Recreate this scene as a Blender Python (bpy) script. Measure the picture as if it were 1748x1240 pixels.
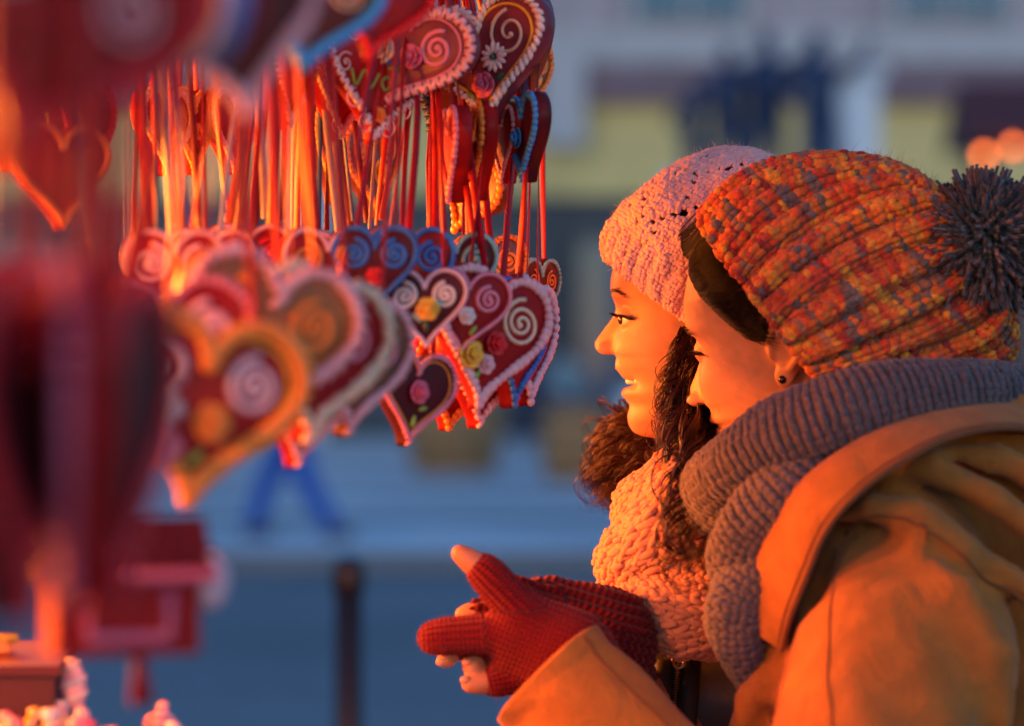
import bpy, math, random
import numpy as np
from mathutils import Matrix, Vector, Euler
R = math.radians
rng = np.random.default_rng(7)
random.seed(7)
for o in list(bpy.data.objects):
    bpy.data.objects.remove(o)
sc = bpy.context.scene
COL = sc.collection
# ------------------------------------------------------------------ camera
FPX, W, H = 5098.0, 1748.0, 1240.0          # focal length in photo pixels
CAMZ = 1.55
cam = bpy.data.cameras.new('camera')
cam.lens = 105; cam.sensor_width = 36; cam.clip_start = .05; cam.clip_end = 3000
cam.dof.use_dof = True; cam.dof.focus_distance = 2.86; cam.dof.aperture_fstop = 2.9
cam.dof.aperture_blades = 0
co = bpy.data.objects.new('camera', cam); COL.objects.link(co)
co.location = (0, 0, CAMZ); co.rotation_euler = (R(90), 0, 0)
sc.camera = co
# ------------------------------------------------------------------ sky (dusk)
wd = bpy.data.worlds.new('World'); sc.world = wd; wd.use_nodes = True
wn = wd.node_tree.nodes; wn.clear()
sky = wn.new('ShaderNodeTexSky'); sky.sky_type = 'NISHITA'; sky.sun_disc = False
sky.sun_elevation = R(3.0); sky.sun_rotation = R(150); sky.ozone_density = 4.2; sky.air_density = 1.0; sky.dust_density = .3
bg = wn.new('ShaderNodeBackground'); bg.inputs[1].default_value = .15
wo = wn.new('ShaderNodeOutputWorld')
wd.node_tree.links.new(sky.outputs[0], bg.inputs[0]); wd.node_tree.links.new(bg.outputs[0], wo.inputs[0])
# the last of the daylight, very weak and soft
sun = bpy.data.lights.new('sun', 'SUN'); sun.energy = .12; sun.angle = R(25); sun.color = (1, .93, .85)
so = bpy.data.objects.new('sun', sun); COL.objects.link(so)
so.rotation_euler = (R(70), 0, R(-30))
sc.view_settings.view_transform = 'Standard'; sc.view_settings.look = 'None'
sc.view_settings.exposure = 2.22; sc.view_settings.gamma = 1
sc.cycles.use_denoising = True
sc.cycles.max_bounces = 6; sc.cycles.sample_clamp_indirect = 4.0
sc.cycles.caustics_reflective = False; sc.cycles.caustics_refractive = False

# ------------------------------------------------------------------ helpers
def P(px, py, D):
    return np.array([(px - 874) / FPX * D, D, CAMZ + (620 - py) / FPX * D])
def PP(l):
    return np.array([P(*a) for a in l])
def tag(o, label=None, cat=None, group=None, kind=None):
    if label: o['label'] = label
    if cat: o['category'] = cat
    if group: o['group'] = group
    if kind: o['kind'] = kind
    return o
def empty(name, loc=(0, 0, 0), rot=None):
    o = bpy.data.objects.new(name, None); COL.objects.link(o); o.location = loc
    o.empty_display_size = .02
    if rot is not None: o.rotation_euler = rot
    return o
def mk(name, v, f, mat=None, parent=None, smooth=True, col=None, attr=None):
    """v (n,3); f (m,3|4) array or list of arrays; linked as ONE mesh object"""
    v = np.asarray(v, np.float32)
    fl = f if isinstance(f, list) else [f]
    fl = [np.asarray(a, np.int32) for a in fl if len(a)]
    me = bpy.data.meshes.new(name)
    me.vertices.add(len(v)); me.vertices.foreach_set('co', v.ravel())
    nl = sum(a.size for a in fl); npoly = sum(len(a) for a in fl)
    me.loops.add(nl); me.polygons.add(npoly)
    me.loops.foreach_set('vertex_index', np.concatenate([a.ravel() for a in fl]))
    tot = np.concatenate([np.full(len(a), a.shape[1], np.int32) for a in fl])
    st = np.concatenate([[0], np.cumsum(tot)[:-1]]).astype(np.int32)
    me.polygons.foreach_set('loop_start', st)
    me.polygons.foreach_set('use_smooth', np.full(npoly, smooth))
    me.update(calc_edges=True); me.validate()
    if col is not None:
        a = me.color_attributes.new('col', 'FLOAT_COLOR', 'POINT')
        c = np.ones((len(v), 4), np.float32); c[:, :3] = col
        a.data.foreach_set('color', c.ravel())
    if attr is not None:
        a = me.attributes.new('knit', 'FLOAT_VECTOR', 'POINT')
        a.data.foreach_set('vector', np.asarray(attr, np.float32).ravel())
    if mat: me.materials.append(mat)
    o = bpy.data.objects.new(name, me); COL.objects.link(o)
    if parent: o.parent = parent
    return o
class MB:
    """collects shapes for one mesh"""
    def __init__(s): s.v = []; s.q = []; s.t = []; s.n = 0
    def add(s, v, q=None, t=None):
        v = np.asarray(v, float)
        if q is not None and len(q): s.q.append(np.asarray(q) + s.n)
        if t is not None and len(t): s.t.append(np.asarray(t) + s.n)
        s.v.append(v); s.n += len(v); return s
    def box(s, lo, hi):
        x0, y0, z0 = lo; x1, y1, z1 = hi
        v = [(x0,y0,z0),(x1,y0,z0),(x1,y1,z0),(x0,y1,z0),(x0,y0,z1),(x1,y0,z1),(x1,y1,z1),(x0,y1,z1)]
        return s.add(v, [(0,3,2,1),(4,5,6,7),(0,1,5,4),(1,2,6,5),(2,3,7,6),(3,0,4,7)])
    def tube(s, p, r, n=8, cap=True):
        return s.add(*tube(p, r, n, cap))
    def ell(s, c, r, n=10, m=6, M=None):
        v, q, t = ellip(n, m); v = v * np.asarray(r)
        if M is not None: v = v @ np.asarray(M).T
        return s.add(v + np.asarray(c), q, t)
    def out(s, name, mat=None, parent=None, smooth=True, M=None, kind=None):
        v = np.concatenate(s.v)
        if M is not None: v = v @ np.asarray(M)[:3, :3].T + np.asarray(M)[:3, 3]
        fl = []
        if s.q: fl.append(np.concatenate(s.q))
        if s.t: fl.append(np.concatenate(s.t))
        o = mk(name, v, fl, mat, parent, smooth)
        if kind: o['kind'] = kind
        return o
_ec = {}
def ellip(n, m):
    if (n, m) in _ec: return _ec[(n, m)]
    v = [(0, 0, 1)]
    for j in range(1, m):
        a = math.pi * j / m
        for i in range(n):
            b = 2 * math.pi * i / n
            v.append((math.sin(a) * math.cos(b), math.sin(a) * math.sin(b), math.cos(a)))
    v.append((0, 0, -1)); q = []; t = []
    for i in range(n):
        t.append((0, 1 + i, 1 + (i + 1) % n))
        L = 1 + (m - 2) * n
        t.append((len(v) - 1, L + (i + 1) % n, L + i))
    for j in range(m - 2):
        for i in range(n):
            a = 1 + j * n + i; b = 1 + j * n + (i + 1) % n
            q.append((a, a + n, b + n, b))
    _ec[(n, m)] = (np.array(v), np.array(q), np.array(t)); return _ec[(n, m)]
def frames(p, up=None):
    p = np.asarray(p, float)
    T = np.gradient(p, axis=0); T /= np.linalg.norm(T, axis=1)[:, None] + 1e-12
    N = np.zeros_like(p)
    r = np.array([0, 0, 1.]) if up is None else np.asarray(up, float)
    if abs(T[0] @ r) > .95: r = np.array([1., 0, 0])
    n = r - T[0] * (r @ T[0]); n /= np.linalg.norm(n); N[0] = n
    for i in range(1, len(p)):
        n = n - T[i] * (n @ T[i]); n /= np.linalg.norm(n) + 1e-12; N[i] = n
    return T, N, np.cross(T, N)
def tube(p, r, n=8, cap=True, flat=1.0, up=None):
    p = np.asarray(p, float); r = np.broadcast_to(np.asarray(r, float), (len(p),))
    T, N, B = frames(p, up)
    a = np.arange(n) * 2 * math.pi / n
    v = p[:, None] + r[:, None, None] * (N[:, None] * np.cos(a)[None, :, None] + flat * B[:, None] * np.sin(a)[None, :, None])
    m = len(p); v = v.reshape(-1, 3)
    i = np.arange(m - 1)[:, None] * n; j = np.arange(n)[None]; k = (j + 1) % n
    q = np.stack([i + j, i + k, i + n + k, i + n + j], -1).reshape(-1, 4)
    t = []
    if cap:
        c0 = len(v); v = np.concatenate([v, [p[0], p[-1]]])
        for jj in range(n):
            t.append((c0, (jj + 1) % n, jj)); t.append((c0 + 1, (m - 1) * n + jj, (m - 1) * n + (jj + 1) % n))
    return v, q, np.array(t, int).reshape(-1, 3)
def spline(pts, n, closed=False):
    """Catmull-Rom through pts (k,d), n samples"""
    p = np.asarray(pts, float)
    if closed: p = np.concatenate([p[-1:], p, p[:2]])
    else: p = np.concatenate([2 * p[:1] - p[1:2], p, 2 * p[-1:] - p[-2:-1]])
    k = len(p) - 3
    t = np.linspace(0, k, n, endpoint=not closed); i = np.minimum(t.astype(int), k - 1); u = (t - i)[:, None]
    a, b, c, d = p[i], p[i + 1], p[i + 2], p[i + 3]
    return .5 * (2 * b + (c - a) * u + (2 * a - 5 * b + 4 * c - d) * u**2 + (3 * b - a - 3 * c + d) * u**3)
def strands(curves, r, n=3, taper=True):
    """many thin tubes at once: curves (k,m,3), r scalar or (k,)"""
    c = np.asarray(curves, float); k, m, _ = c.shape
    T = np.gradient(c, axis=1); T /= np.linalg.norm(T, axis=2, keepdims=True) + 1e-12
    ref = np.where(np.abs(T[..., 2:3]) > .8, np.array([1., 0, 0]), np.array([0, 0, 1.]))
    N = np.cross(T, ref); N /= np.linalg.norm(N, axis=2, keepdims=True) + 1e-12
    B = np.cross(T, N)
    rr = np.broadcast_to(np.asarray(r, float), (k,))[:, None] * (np.linspace(1, .25, m)[None] if taper else np.ones((1, m)))
    a = np.arange(n) * 2 * math.pi / n
    v = c[:, :, None] + rr[:, :, None, None] * (N[:, :, None] * np.cos(a)[:, None] + B[:, :, None] * np.sin(a)[:, None])
    v = v.reshape(-1, 3)
    K = np.arange(k)[:, None, None] * m * n; i = np.arange(m - 1)[None, :, None] * n; j = np.arange(n)[None, None]; jj = (j + 1) % n
    q = np.stack([K + i + j, K + i + jj, K + i + n + jj, K + i + n + j], -1).reshape(-1, 4)
    return v, q
# ---- implicit surfaces
def surface_nets(F, lo, h):
    S = F < 0
    nx, ny, nz = F.shape
    cnt = np.zeros((nx - 1, ny - 1, nz - 1), np.int8)
    for a in (0, 1):
        for b in (0, 1):
            for c in (0, 1):
                cnt += S[a:nx - 1 + a, b:ny - 1 + b, c:nz - 1 + c]
    cells = np.argwhere((cnt > 0) & (cnt < 8))
    idx = np.full(cnt.shape, -1, np.int64); idx[tuple(cells.T)] = np.arange(len(cells))
    acc = np.zeros((len(cells), 3)); num = np.zeros(len(cells))
    cs = [(a, b, c) for a in (0, 1) for b in (0, 1) for c in (0, 1)]
    val = {k: F[cells[:, 0] + k[0], cells[:, 1] + k[1], cells[:, 2] + k[2]] for k in cs}
    for k in cs:
        for ax in range(3):
            if k[ax] == 0:
                k2 = list(k); k2[ax] = 1; k2 = tuple(k2)
                a, b = val[k], val[k2]; m = (a < 0) != (b < 0)
                t = np.where(m, a / np.where(m, a - b, 1), 0)
                p = np.array(k, float)[None].repeat(len(cells), 0); p[:, ax] += t
                acc[m] += p[m]; num[m] += 1
    V = (cells + acc / np.maximum(num, 1)[:, None]) * h + np.asarray(lo)
    Q = []
    for ax in range(3):
        a1, a2 = (ax + 1) % 3, (ax + 2) % 3
        sl0 = [slice(None)] * 3; sl1 = [slice(None)] * 3; sl0[ax] = slice(0, -1); sl1[ax] = slice(1, None)
        s0, s1 = S[tuple(sl0)], S[tuple(sl1)]
        e = np.argwhere(s0 != s1)
        e = e[(e[:, a1] > 0) & (e[:, a2] > 0) & (e[:, a1] < F.shape[a1] - 1) & (e[:, a2] < F.shape[a2] - 1)]
        inside = s0[tuple(e.T)]
        d1 = np.zeros(3, int); d1[a1] = 1; d2 = np.zeros(3, int); d2[a2] = 1
        g = lambda q: idx[tuple(q.T)]
        q = np.stack([g(e), g(e - d1), g(e - d1 - d2), g(e - d2)], 1)
        q[~inside] = q[~inside][:, ::-1]
        Q.append(q)
    Q = np.concatenate(Q)
    return V, Q[(Q >= 0).all(1)]
def laplace(V, Q, it=2, w=.5):
    E = np.concatenate([Q[:, [0, 1]], Q[:, [1, 2]], Q[:, [2, 3]], Q[:, [3, 0]]]); E = np.concatenate([E, E[:, ::-1]])
    deg = np.bincount(E[:, 0], minlength=len(V)).astype(float); deg[deg == 0] = 1
    for _ in range(it):
        s = np.stack([np.bincount(E[:, 0], V[E[:, 1], k], len(V)) for k in range(3)], 1)
        V = V + w * (s / deg[:, None] - V)
    return V
def sdf_mesh(fn, lo, hi, h, smooth=2):
    ax = [np.arange(lo[i], hi[i] + h, h, dtype=np.float32) for i in range(3)]
    X, Y, Z = np.meshgrid(*ax, indexing='ij', sparse=True)
    F = np.broadcast_to(fn(X, Y, Z), tuple(len(a) for a in ax)).astype(np.float32).copy()
    F[0] = F[-1] = 1; F[:, 0] = F[:, -1] = 1; F[:, :, 0] = F[:, :, -1] = 1
    V, Q = surface_nets(F, lo, h)
    return laplace(V, Q, smooth), Q
def smin(a, b, k):
    hh = np.clip(.5 + .5 * (b - a) / k, 0, 1)
    return b + (a - b) * hh - k * hh * (1 - hh)
def smax(a, b, k): return -smin(-a, -b, k)
def cap(X, Y, Z, a, b, ra, rb=None):
    rb = ra if rb is None else rb
    a = np.asarray(a, float); d = np.asarray(b, float) - a
    t = np.clip(((X - a[0]) * d[0] + (Y - a[1]) * d[1] + (Z - a[2]) * d[2]) / (d @ d + 1e-12), 0, 1)
    return np.sqrt((X - a[0] - t * d[0])**2 + (Y - a[1] - t * d[1])**2 + (Z - a[2] - t * d[2])**2) - (ra + (rb - ra) * t)
def chain(X, Y, Z, pts, rs, k=.01):
    f = None
    for i in range(len(pts) - 1):
        g = cap(X, Y, Z, pts[i], pts[i + 1], rs[i], rs[i + 1])
        f = g if f is None else smin(f, g, k)
    return f
def esdf(X, Y, Z, c, r):
    k = np.sqrt(((X - c[0]) / r[0])**2 + ((Y - c[1]) / r[1])**2 + ((Z - c[2]) / r[2])**2)
    return (k - 1) * min(r)
# ---- knitted surfaces
def lobe_template(n=6):
    v = [(0, 0, -1)]
    for z, r in ((-.62, .72), (0, 1), (.62, .72)):
        for i in range(n):
            a = 2 * math.pi * i / n; v.append((r * math.cos(a), r * math.sin(a), z))
    v.append((0, 0, 1)); t = []; q = []
    for i in range(n):
        k = (i + 1) % n
        t.append((0, 1 + k, 1 + i)); t.append((3 * n + 1, 1 + 2 * n + i, 1 + 2 * n + k))
        for j in (0, 1): q.append((1 + j * n + i, 1 + j * n + k, 1 + (j + 1) * n + k, 1 + (j + 1) * n + i))
    return np.array(v, float), np.array(q), np.array(t)
def lobes(C, L, S, N, ln, wd, th, n=6):
    """spindles: centres C, long axis L, side axis S, normal N (unit), half sizes"""
    tv, tq, tt = lobe_template(n); k = len(C); m = len(tv)
    b = lambda a: np.broadcast_to(np.asarray(a, float), (k,))[:, None, None]
    v = C[:, None] + tv[None, :, 0:1] * S[:, None] * b(wd) + tv[None, :, 1:2] * N[:, None] * b(th) + tv[None, :, 2:3] * L[:, None] * b(ln)
    off = (np.arange(k) * m)[:, None, None]
    return v.reshape(-1, 3), (tq[None] + off).reshape(-1, 4), (tt[None] + off).reshape(-1, 3), m
def unit(a): return a / (np.linalg.norm(a, axis=-1, keepdims=True) + 1e-12)
def knit(surf, nu, nv, closed=True, width=.30, over=1.45, thick=.28, lean=.42, jit=.06, skip=None, lift=0., colfn=None, v0=0., v1=1., seed=1, flip=1):
    """V stitches over surf(u,v) -> (..,3), columns along v. returns verts, quads, tris, per vertex colour, stitch data"""
    g = np.random.default_rng(seed)
    I, J = np.meshgrid(np.arange(nu), np.arange(nv), indexing='ij'); I = I.ravel(); J = J.ravel()
    if skip is not None:
        keep = ~skip(I, J); I = I[keep]; J = J[keep]
    u = (I + .5) / nu; v = v0 + (v1 - v0) * (J + .5) / nv
    e = 1e-3; C = surf(u, v)
    Tu = (surf(u + e, v) - surf(u - e, v)) / (2 * e); Tv = (surf(u, v + e) - surf(u, v - e)) / (2 * e)
    du = np.linalg.norm(Tu, axis=1) / nu; dv = np.linalg.norm(Tv, axis=1) / nv * (v1 - v0)
    Tu = unit(Tu); Tv = unit(Tv); N = unit(np.cross(Tu, Tv)) * flip
    ok = du > .0006
    I, J, C, Tu, Tv, N, du, dv = [a[ok] for a in (I, J, C, Tu, Tv, N, du, dv)]
    Vs = []; Qs = []; Ts = []; Cs = []; n0 = 0
    for s in (-1, 1):
        k = len(C); ang = lean * s + g.normal(0, .08, k)
        L = unit(Tv * np.cos(ang)[:, None] + Tu * np.sin(ang)[:, None] + N * g.normal(.12, .08, k)[:, None])
        S = unit(np.cross(N, L)); NN = unit(np.cross(L, S))
        c = C + Tu * (s * .24 * du)[:, None] + N * (lift * du)[:, None] + g.normal(0, 1, (k, 3)) * (jit * du)[:, None]
        sz = g.uniform(.88, 1.14, k)
        v, q, t, m = lobes(c, L, S, NN, np.maximum(dv * over * .5, du * width) * sz, du * width * sz, du * thick * sz)
        Vs.append(v); Qs.append(q + n0); Ts.append(t + n0); n0 += len(v)
        if colfn is not None:
            cc = colfn(I, J, g); Cs.append(np.repeat(cc, m, 0))
    return np.concatenate(Vs), np.concatenate(Qs), np.concatenate(Ts), (np.concatenate(Cs) if Cs else None), (C, N, du)
def grid_surf(surf, nu, nv, closed=True, hole=None, inset=0.):
    u = np.arange(nu + (0 if closed else 1)) / nu; v = np.linspace(0, 1, nv + 1)
    U, V_ = np.meshgrid(u, v, indexing='ij'); p = surf(U.ravel(), V_.ravel())
    m = nv + 1; k = len(u); I, J = np.meshgrid(np.arange(nu), np.arange(nv), indexing='ij'); I = I.ravel(); J = J.ravel()
    if hole is not None:
        kp = ~hole(I, J); I = I[kp]; J = J[kp]
    I2 = (I + 1) % k
    return p, np.stack([I * m + J, I2 * m + J, I2 * m + J + 1, I * m + J + 1], 1)
def fuzz(C, N, count, ln, r, seed=3, curl=.6):
    g = np.random.default_rng(seed); i = g.integers(0, len(C), count)
    d = unit(N[i] + g.normal(0, .55, (count, 3))); e = unit(g.normal(0, 1, (count, 3)))
    t = np.linspace(0, 1, 5)[None, :, None]; l = (ln * g.uniform(.4, 1.3, count))[:, None, None]
    c = C[i][:, None] + l * (d[:, None] * t + curl * e[:, None] * t**2)
    return strands(c, r)
# ------------------------------------------------------------------ materials
def nodes(name):
    m = bpy.data.materials.new(name); m.use_nodes = True
    return m, m.node_tree.nodes, m.node_tree.links, m.node_tree.nodes['Principled BSDF']
def mat(name, c, rough=.6, noise=0., nscale=20., bump=0., bscale=200., sheen=0., sss=0., metal=0., coat=0., emit=None, estr=0., vcol=False, c2=None, spec=None, dist=.002):
    m, n, l, b = nodes(name)
    b.inputs['Roughness'].default_value = rough; b.inputs['Metallic'].default_value = metal
    tc = n.new('ShaderNodeTexCoord')
    src = None
    if vcol:
        a = n.new('ShaderNodeVertexColor'); a.layer_name = 'col'; src = a.outputs[0]
    if noise or c2:
        t = n.new('ShaderNodeTexNoise'); t.inputs['Scale'].default_value = nscale; t.inputs['Detail'].default_value = 6
        l.new(tc.outputs['Object'], t.inputs['Vector'])
        mx = n.new('ShaderNodeMix'); mx.data_type = 'RGBA'
        r = n.new('ShaderNodeMapRange'); r.inputs[1].default_value = .3; r.inputs[2].default_value = .7
        l.new(t.outputs[0], r.inputs[0]); l.new(r.outputs[0], mx.inputs['Factor'])
        if vcol:
            mx.blend_type = 'MULTIPLY'; mx.inputs['B'].default_value = (1 - noise, 1 - noise, 1 - noise, 1); l.new(src, mx.inputs['A'])
        else:
            mx.inputs['A'].default_value = (*c, 1)
            mx.inputs['B'].default_value = (*(c2 if c2 else [x * (1 - noise) for x in c]), 1)
        src = mx.outputs['Result']
    if src is not None: l.new(src, b.inputs['Base Color'])
    else: b.inputs['Base Color'].default_value = (*c, 1)
    if bump:
        t = n.new('ShaderNodeTexNoise'); t.inputs['Scale'].default_value = bscale; t.inputs['Detail'].default_value = 4
        l.new(tc.outputs['Object'], t.inputs['Vector'])
        bp = n.new('ShaderNodeBump'); bp.inputs['Strength'].default_value = bump; bp.inputs['Distance'].default_value = dist
        l.new(t.outputs[0], bp.inputs['Height']); l.new(bp.outputs[0], b.inputs['Normal'])
    if sheen:
        b.inputs['Sheen Weight'].default_value = sheen; b.inputs['Sheen Roughness'].default_value = .5
    if sss:
        b.inputs['Subsurface Weight'].default_value = sss; b.inputs['Subsurface Radius'].default_value = (1, .35, .2); b.inputs['Subsurface Scale'].default_value = .006
    if coat: b.inputs['Coat Weight'].default_value = coat; b.inputs['Coat Roughness'].default_value = .15
    if spec is not None: b.inputs['Specular IOR Level'].default_value = spec
    if emit: b.inputs['Emission Color'].default_value = (*emit, 1); b.inputs['Emission Strength'].default_value = estr
    return m
M = {}
M['paving'] = mat('pale_paving', (.68, .68, .68), .7, .5, .35, .3, 6.)
M['asphalt'] = mat('granite_setts', (.19, .195, .20), .75, .5, .22, .4, 30.)
M['kerb'] = mat('kerb_stone', (.17, .17, .18), .7, .2, 4.)
M['plaster'] = mat('mauve_plaster', (.42, .36, .38), .85, .2, 1.5)
M['yellow_wall'] = mat('yellow_render', (.70, .54, .21), .8, .2, .8)
M['cornice'] = mat('dark_cornice', (.20, .13, .15), .7, .2, 3.)
M['stone'] = mat('pale_stone', (.48, .47, .47), .8, .2, 2.)
M['shop_dark'] = mat('dark_shopfront', (.035, .04, .05), .4)
M['glass'] = mat('window_glass', (.05, .09, .14), .08, spec=.8)
M['bronze'] = mat('dark_bronze', (.015, .04, .11), .45, .3, 6., metal=.3)
M['blue_stone'] = mat('grey_granite', (.62, .68, .72), .6, .15, 3.)
M['oak'] = mat('oak_staves', (.44, .22, .08), .6, .4, 8.)
M['iron'] = mat('black_iron', (.012, .013, .018), .5, metal=.4)
M['timber'] = mat('stall_timber', (.16, .085, .04), .7, .4, 9., .3, 60.)
M['roof_felt'] = mat('stall_roof', (.10, .02, .02), .8, .2, 5.)
M['bulb'] = mat('warm_bulb', (1, .6, .3), .3, emit=(1, .38, .08), estr=14)
M['far_bulb'] = mat('orange_bulb', (1, .4, .15), .3, emit=(1, .16, .02), estr=2.2)
# ================================================================== SETTING
def sheet(name, x0, x1, y0, y1, z, m, nx=1, ny=1):
    return tag(mk(name, [(x0,y0,z),(x1,y0,z),(x1,y1,z),(x0,y1,z)], np.array([(0,1,2,3)]), m, None, False), kind='structure')
sheet('ground', -900, 900, -300, 1800, 0, M['asphalt'])
sheet('pavement', -60, 60, 22.6, 58, .12, M['paving'])
b = MB(); b.box((-60, 22.3, -.02), (60, 22.6, .125)); b.out('kerb', M['kerb'], None, False, kind='structure')
for (y0, y1, z, m_) in [(14.2, 15.0, .004, 'kerb'), (18.3, 18.9, .004, 'kerb'), (26.5, 27.6, .124, 'asphalt'), (31.5, 32.3, .124, 'kerb')]: sheet('paving_band', -60, 60, y0, y1, z, M[m_])
# ---- the far house across the square
def building():
    t = empty('town_house', (6, 58, 0))
    tag(t, 'long mauve town house with pale yellow first storey and dark shopfronts across the square', 'building')
    def lb(name, lo, hi, m, par=t, sm=False):
        bb = MB(); bb.box(lo, hi); return bb.out(name, m, par, sm)
    lb('wall', (-36, 0, 0), (34, 8, 16), M['plaster'])
    lb('shopfront_band', (-36, -.25, .12), (34, .0, 4.75), M['shop_dark'])
    lb('fascia', (-36, -.45, 4.76), (34, .0, 6.55), M['yellow_wall'])
    lb('cornice', (-36, -.8, 6.56), (34, .0, 7.3), M['cornice'])
    lb('sill_course', (-36, -.6, 7.31), (34, .0, 8.0), M['stone'])
    for i in range(13):
        x = -33 + i * 2.9 * 1.75
        w = lb('window', (x - 1.0, -.15, 8.25), (x + 1.0, .0, 11.2), M['glass'])
        f = MB(); f.box((x - 1.2, -.25, 8.06), (x - 1.02, .0, 11.4)); f.box((x + 1.02, -.25, 8.06), (x + 1.2, .0, 11.4)); f.box((x - 1.0, -.25, 11.22), (x + 1.0, .0, 11.4)); f.box((x - .05, -.22, 8.25), (x + .05, -.151, 11.2))
        f.out('frame', M['stone'], w, False)
    for i in range(16):
        x = -34 + i * 4.4
        s = lb('shop_window', (x - 1.5, -.33, .7), (x + 1.5, -.251, 3.9), M['glass'])
        lb('pillar', (x + 1.95, -.6, .12), (x + 2.45, -.252, 4.7), M['blue_stone'] if i % 2 else M['shop_dark'])
    for i, (x0, x1, m) in enumerate([(-5.45, -4.6, 'stone'), (7.2, 8.4, 'cornice'), (12.5, 13.4, 'shop_dark')]):
        lb('hanging_sign', (x0, -1.0, 5.2 + .5 * (i == 0)), (x1, -.81, 7.0 + .5 * (i == 0)), M[m])
    lb('roof', (-36.4, -1, 16.01), (34.4, 9, 16.6), M['cornice'])
building()
# ---- bronze group on a granite plinth
def monument():
    t = empty('monument', (4.05, 46, .12)); tag(t, 'grey granite monument with dark bronze figures in front of the yellow storey', 'monument')
    b = MB(); b.box((-2.4, -1.2, 0), (2.4, 1.4, 1.0)); b.box((-1.7, -.9, 1.0), (1.7, 1.1, 4.3)); b.out('plinth', M['blue_stone'], t, False)
    b = MB(); b.box((.45, -.5, 4.3), (1.55, .6, 5.75)); b.box((.35, -.6, 5.75), (1.65, .7, 5.95)); b.out('pillar', M['blue_stone'], t, False)
    for (x, z, s) in [(-1.25, 4.3, .72), (-.72, 4.3, 1.0), (-.15, 4.3, 1.1), (.62, 4.25, 1.05)]:
        f = MB()
        oy = -.75 if x > .5 else 0
        f.tube(spline([(x - .18*s, 0, z), (x - .15*s, 0, z + .5*s), (x - .1*s, 0, z + .95*s)], 6), np.linspace(.1, .16, 6) * s, 8)
        f.tube(spline([(x + .2*s, 0, z), (x + .16*s, 0, z + .5*s), (x + .1*s, 0, z + .95*s)], 6), np.linspace(.1, .16, 6) * s, 8)
        f.tube(spline([(x, 0, z + .85*s), (x, 0, z + 1.2*s), (x, 0, z + 1.55*s), (x, 0, z + 1.72*s)], 8), np.array([.2, .24, .24, .26, .28, .26, .16, .08]) * s, 10)
        f.tube(spline([(x - .25*s, 0, z + 1.5*s), (x - .5*s, -.1, z + 1.2*s), (x - .35*s, -.35, z + 1.0*s)], 6), np.linspace(.1, .06, 6) * s, 7)
        f.tube(spline([(x + .25*s, 0, z + 1.5*s), (x + .55*s, -.1, z + 1.65*s), (x + .7*s, -.2, z + 2.0*s)], 6), np.linspace(.1, .06, 6) * s, 7)
        f.ell((x, 0, z + 1.9*s), (.13*s, .15*s, .17*s))
        fo = f.out('bronze_figure', M['bronze'], t); fo.location.y = oy
monument()
# ---- barrels
def barrel(x, y, s, label):
    t = empty('wooden_barrel', (x, y, .12)); tag(t, label, 'barrel', 'barrels on the pale paving')
    n = 18
    for i in range(n):
        a0 = 2*math.pi*i/n + .012; a1 = 2*math.pi*(i+1)/n - .012; v = []
        zs = np.linspace(0, 1.15, 7) * s
        for z in zs:
            r = (.46 + .1 * math.sin(math.pi * z / (1.15 * s))) * s
            for a in (a0, a1):
                v.append((r*math.cos(a), r*math.sin(a), z)); v.append(((r-.03)*math.cos(a), (r-.03)*math.sin(a), z))
        q = []
        for k in range(6):
            o = 4*k; q += [(o, o+2, o+6, o+4), (o+1, o+5, o+7, o+3), (o, o+4, o+5, o+1), (o+2, o+3, o+7, o+6)]
        q += [(0, 1, 3, 2), (24, 26, 27, 25)]
        mk('stave', v, np.array(q), M['oak'], t, False)
    for z in (.12, .4, .75, 1.03):
        r = (.465 + .1 * math.sin(math.pi * z / 1.15)) * s
        a = np.linspace(0, 2*math.pi, 25)
        mk('hoop', *(lambda v, q, tt: (v, [q, tt]))(*tube(np.stack([r*np.cos(a), r*np.sin(a), np.full(25, z*s)], 1), .022*s, 6)), M['iron'], t)
    b = MB(); a = np.arange(24)*2*math.pi/24
    b.tube([(0,0,1.06*s), (0,0,1.1*s)], .455*s, 24); b.out('lid', M['oak'], t)
barrel(-.75, 38.5, 1.12, 'brown wooden barrel standing alone on the pale paving below the hearts')
barrel(.78, 36, .8, 'smaller brown wooden barrel on the paving behind the curly hair')
# ---- bollard
b = empty('bollard', (-.356, 6.5, 0)); tag(b, 'slim dark iron bollard standing on the asphalt near the walking person', 'bollard')
k = MB(); k.tube([(0,0,0), (0,0,.06), (0,0,.08)], [.075, .075, .045], 16); k.out('base', M['iron'], b)
k = MB(); k.tube([(0,0,.07), (0,0,1.06)], [.034, .032], 16); k.out('post', M['iron'], b)
k = MB(); k.tube([(0,0,1.05), (0,0,1.07), (0,0,1.10), (0,0,1.12), (0,0,1.13)], [.034, .038, .038, .031, .012], 16); k.out('cap', M['iron'], b)
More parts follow.
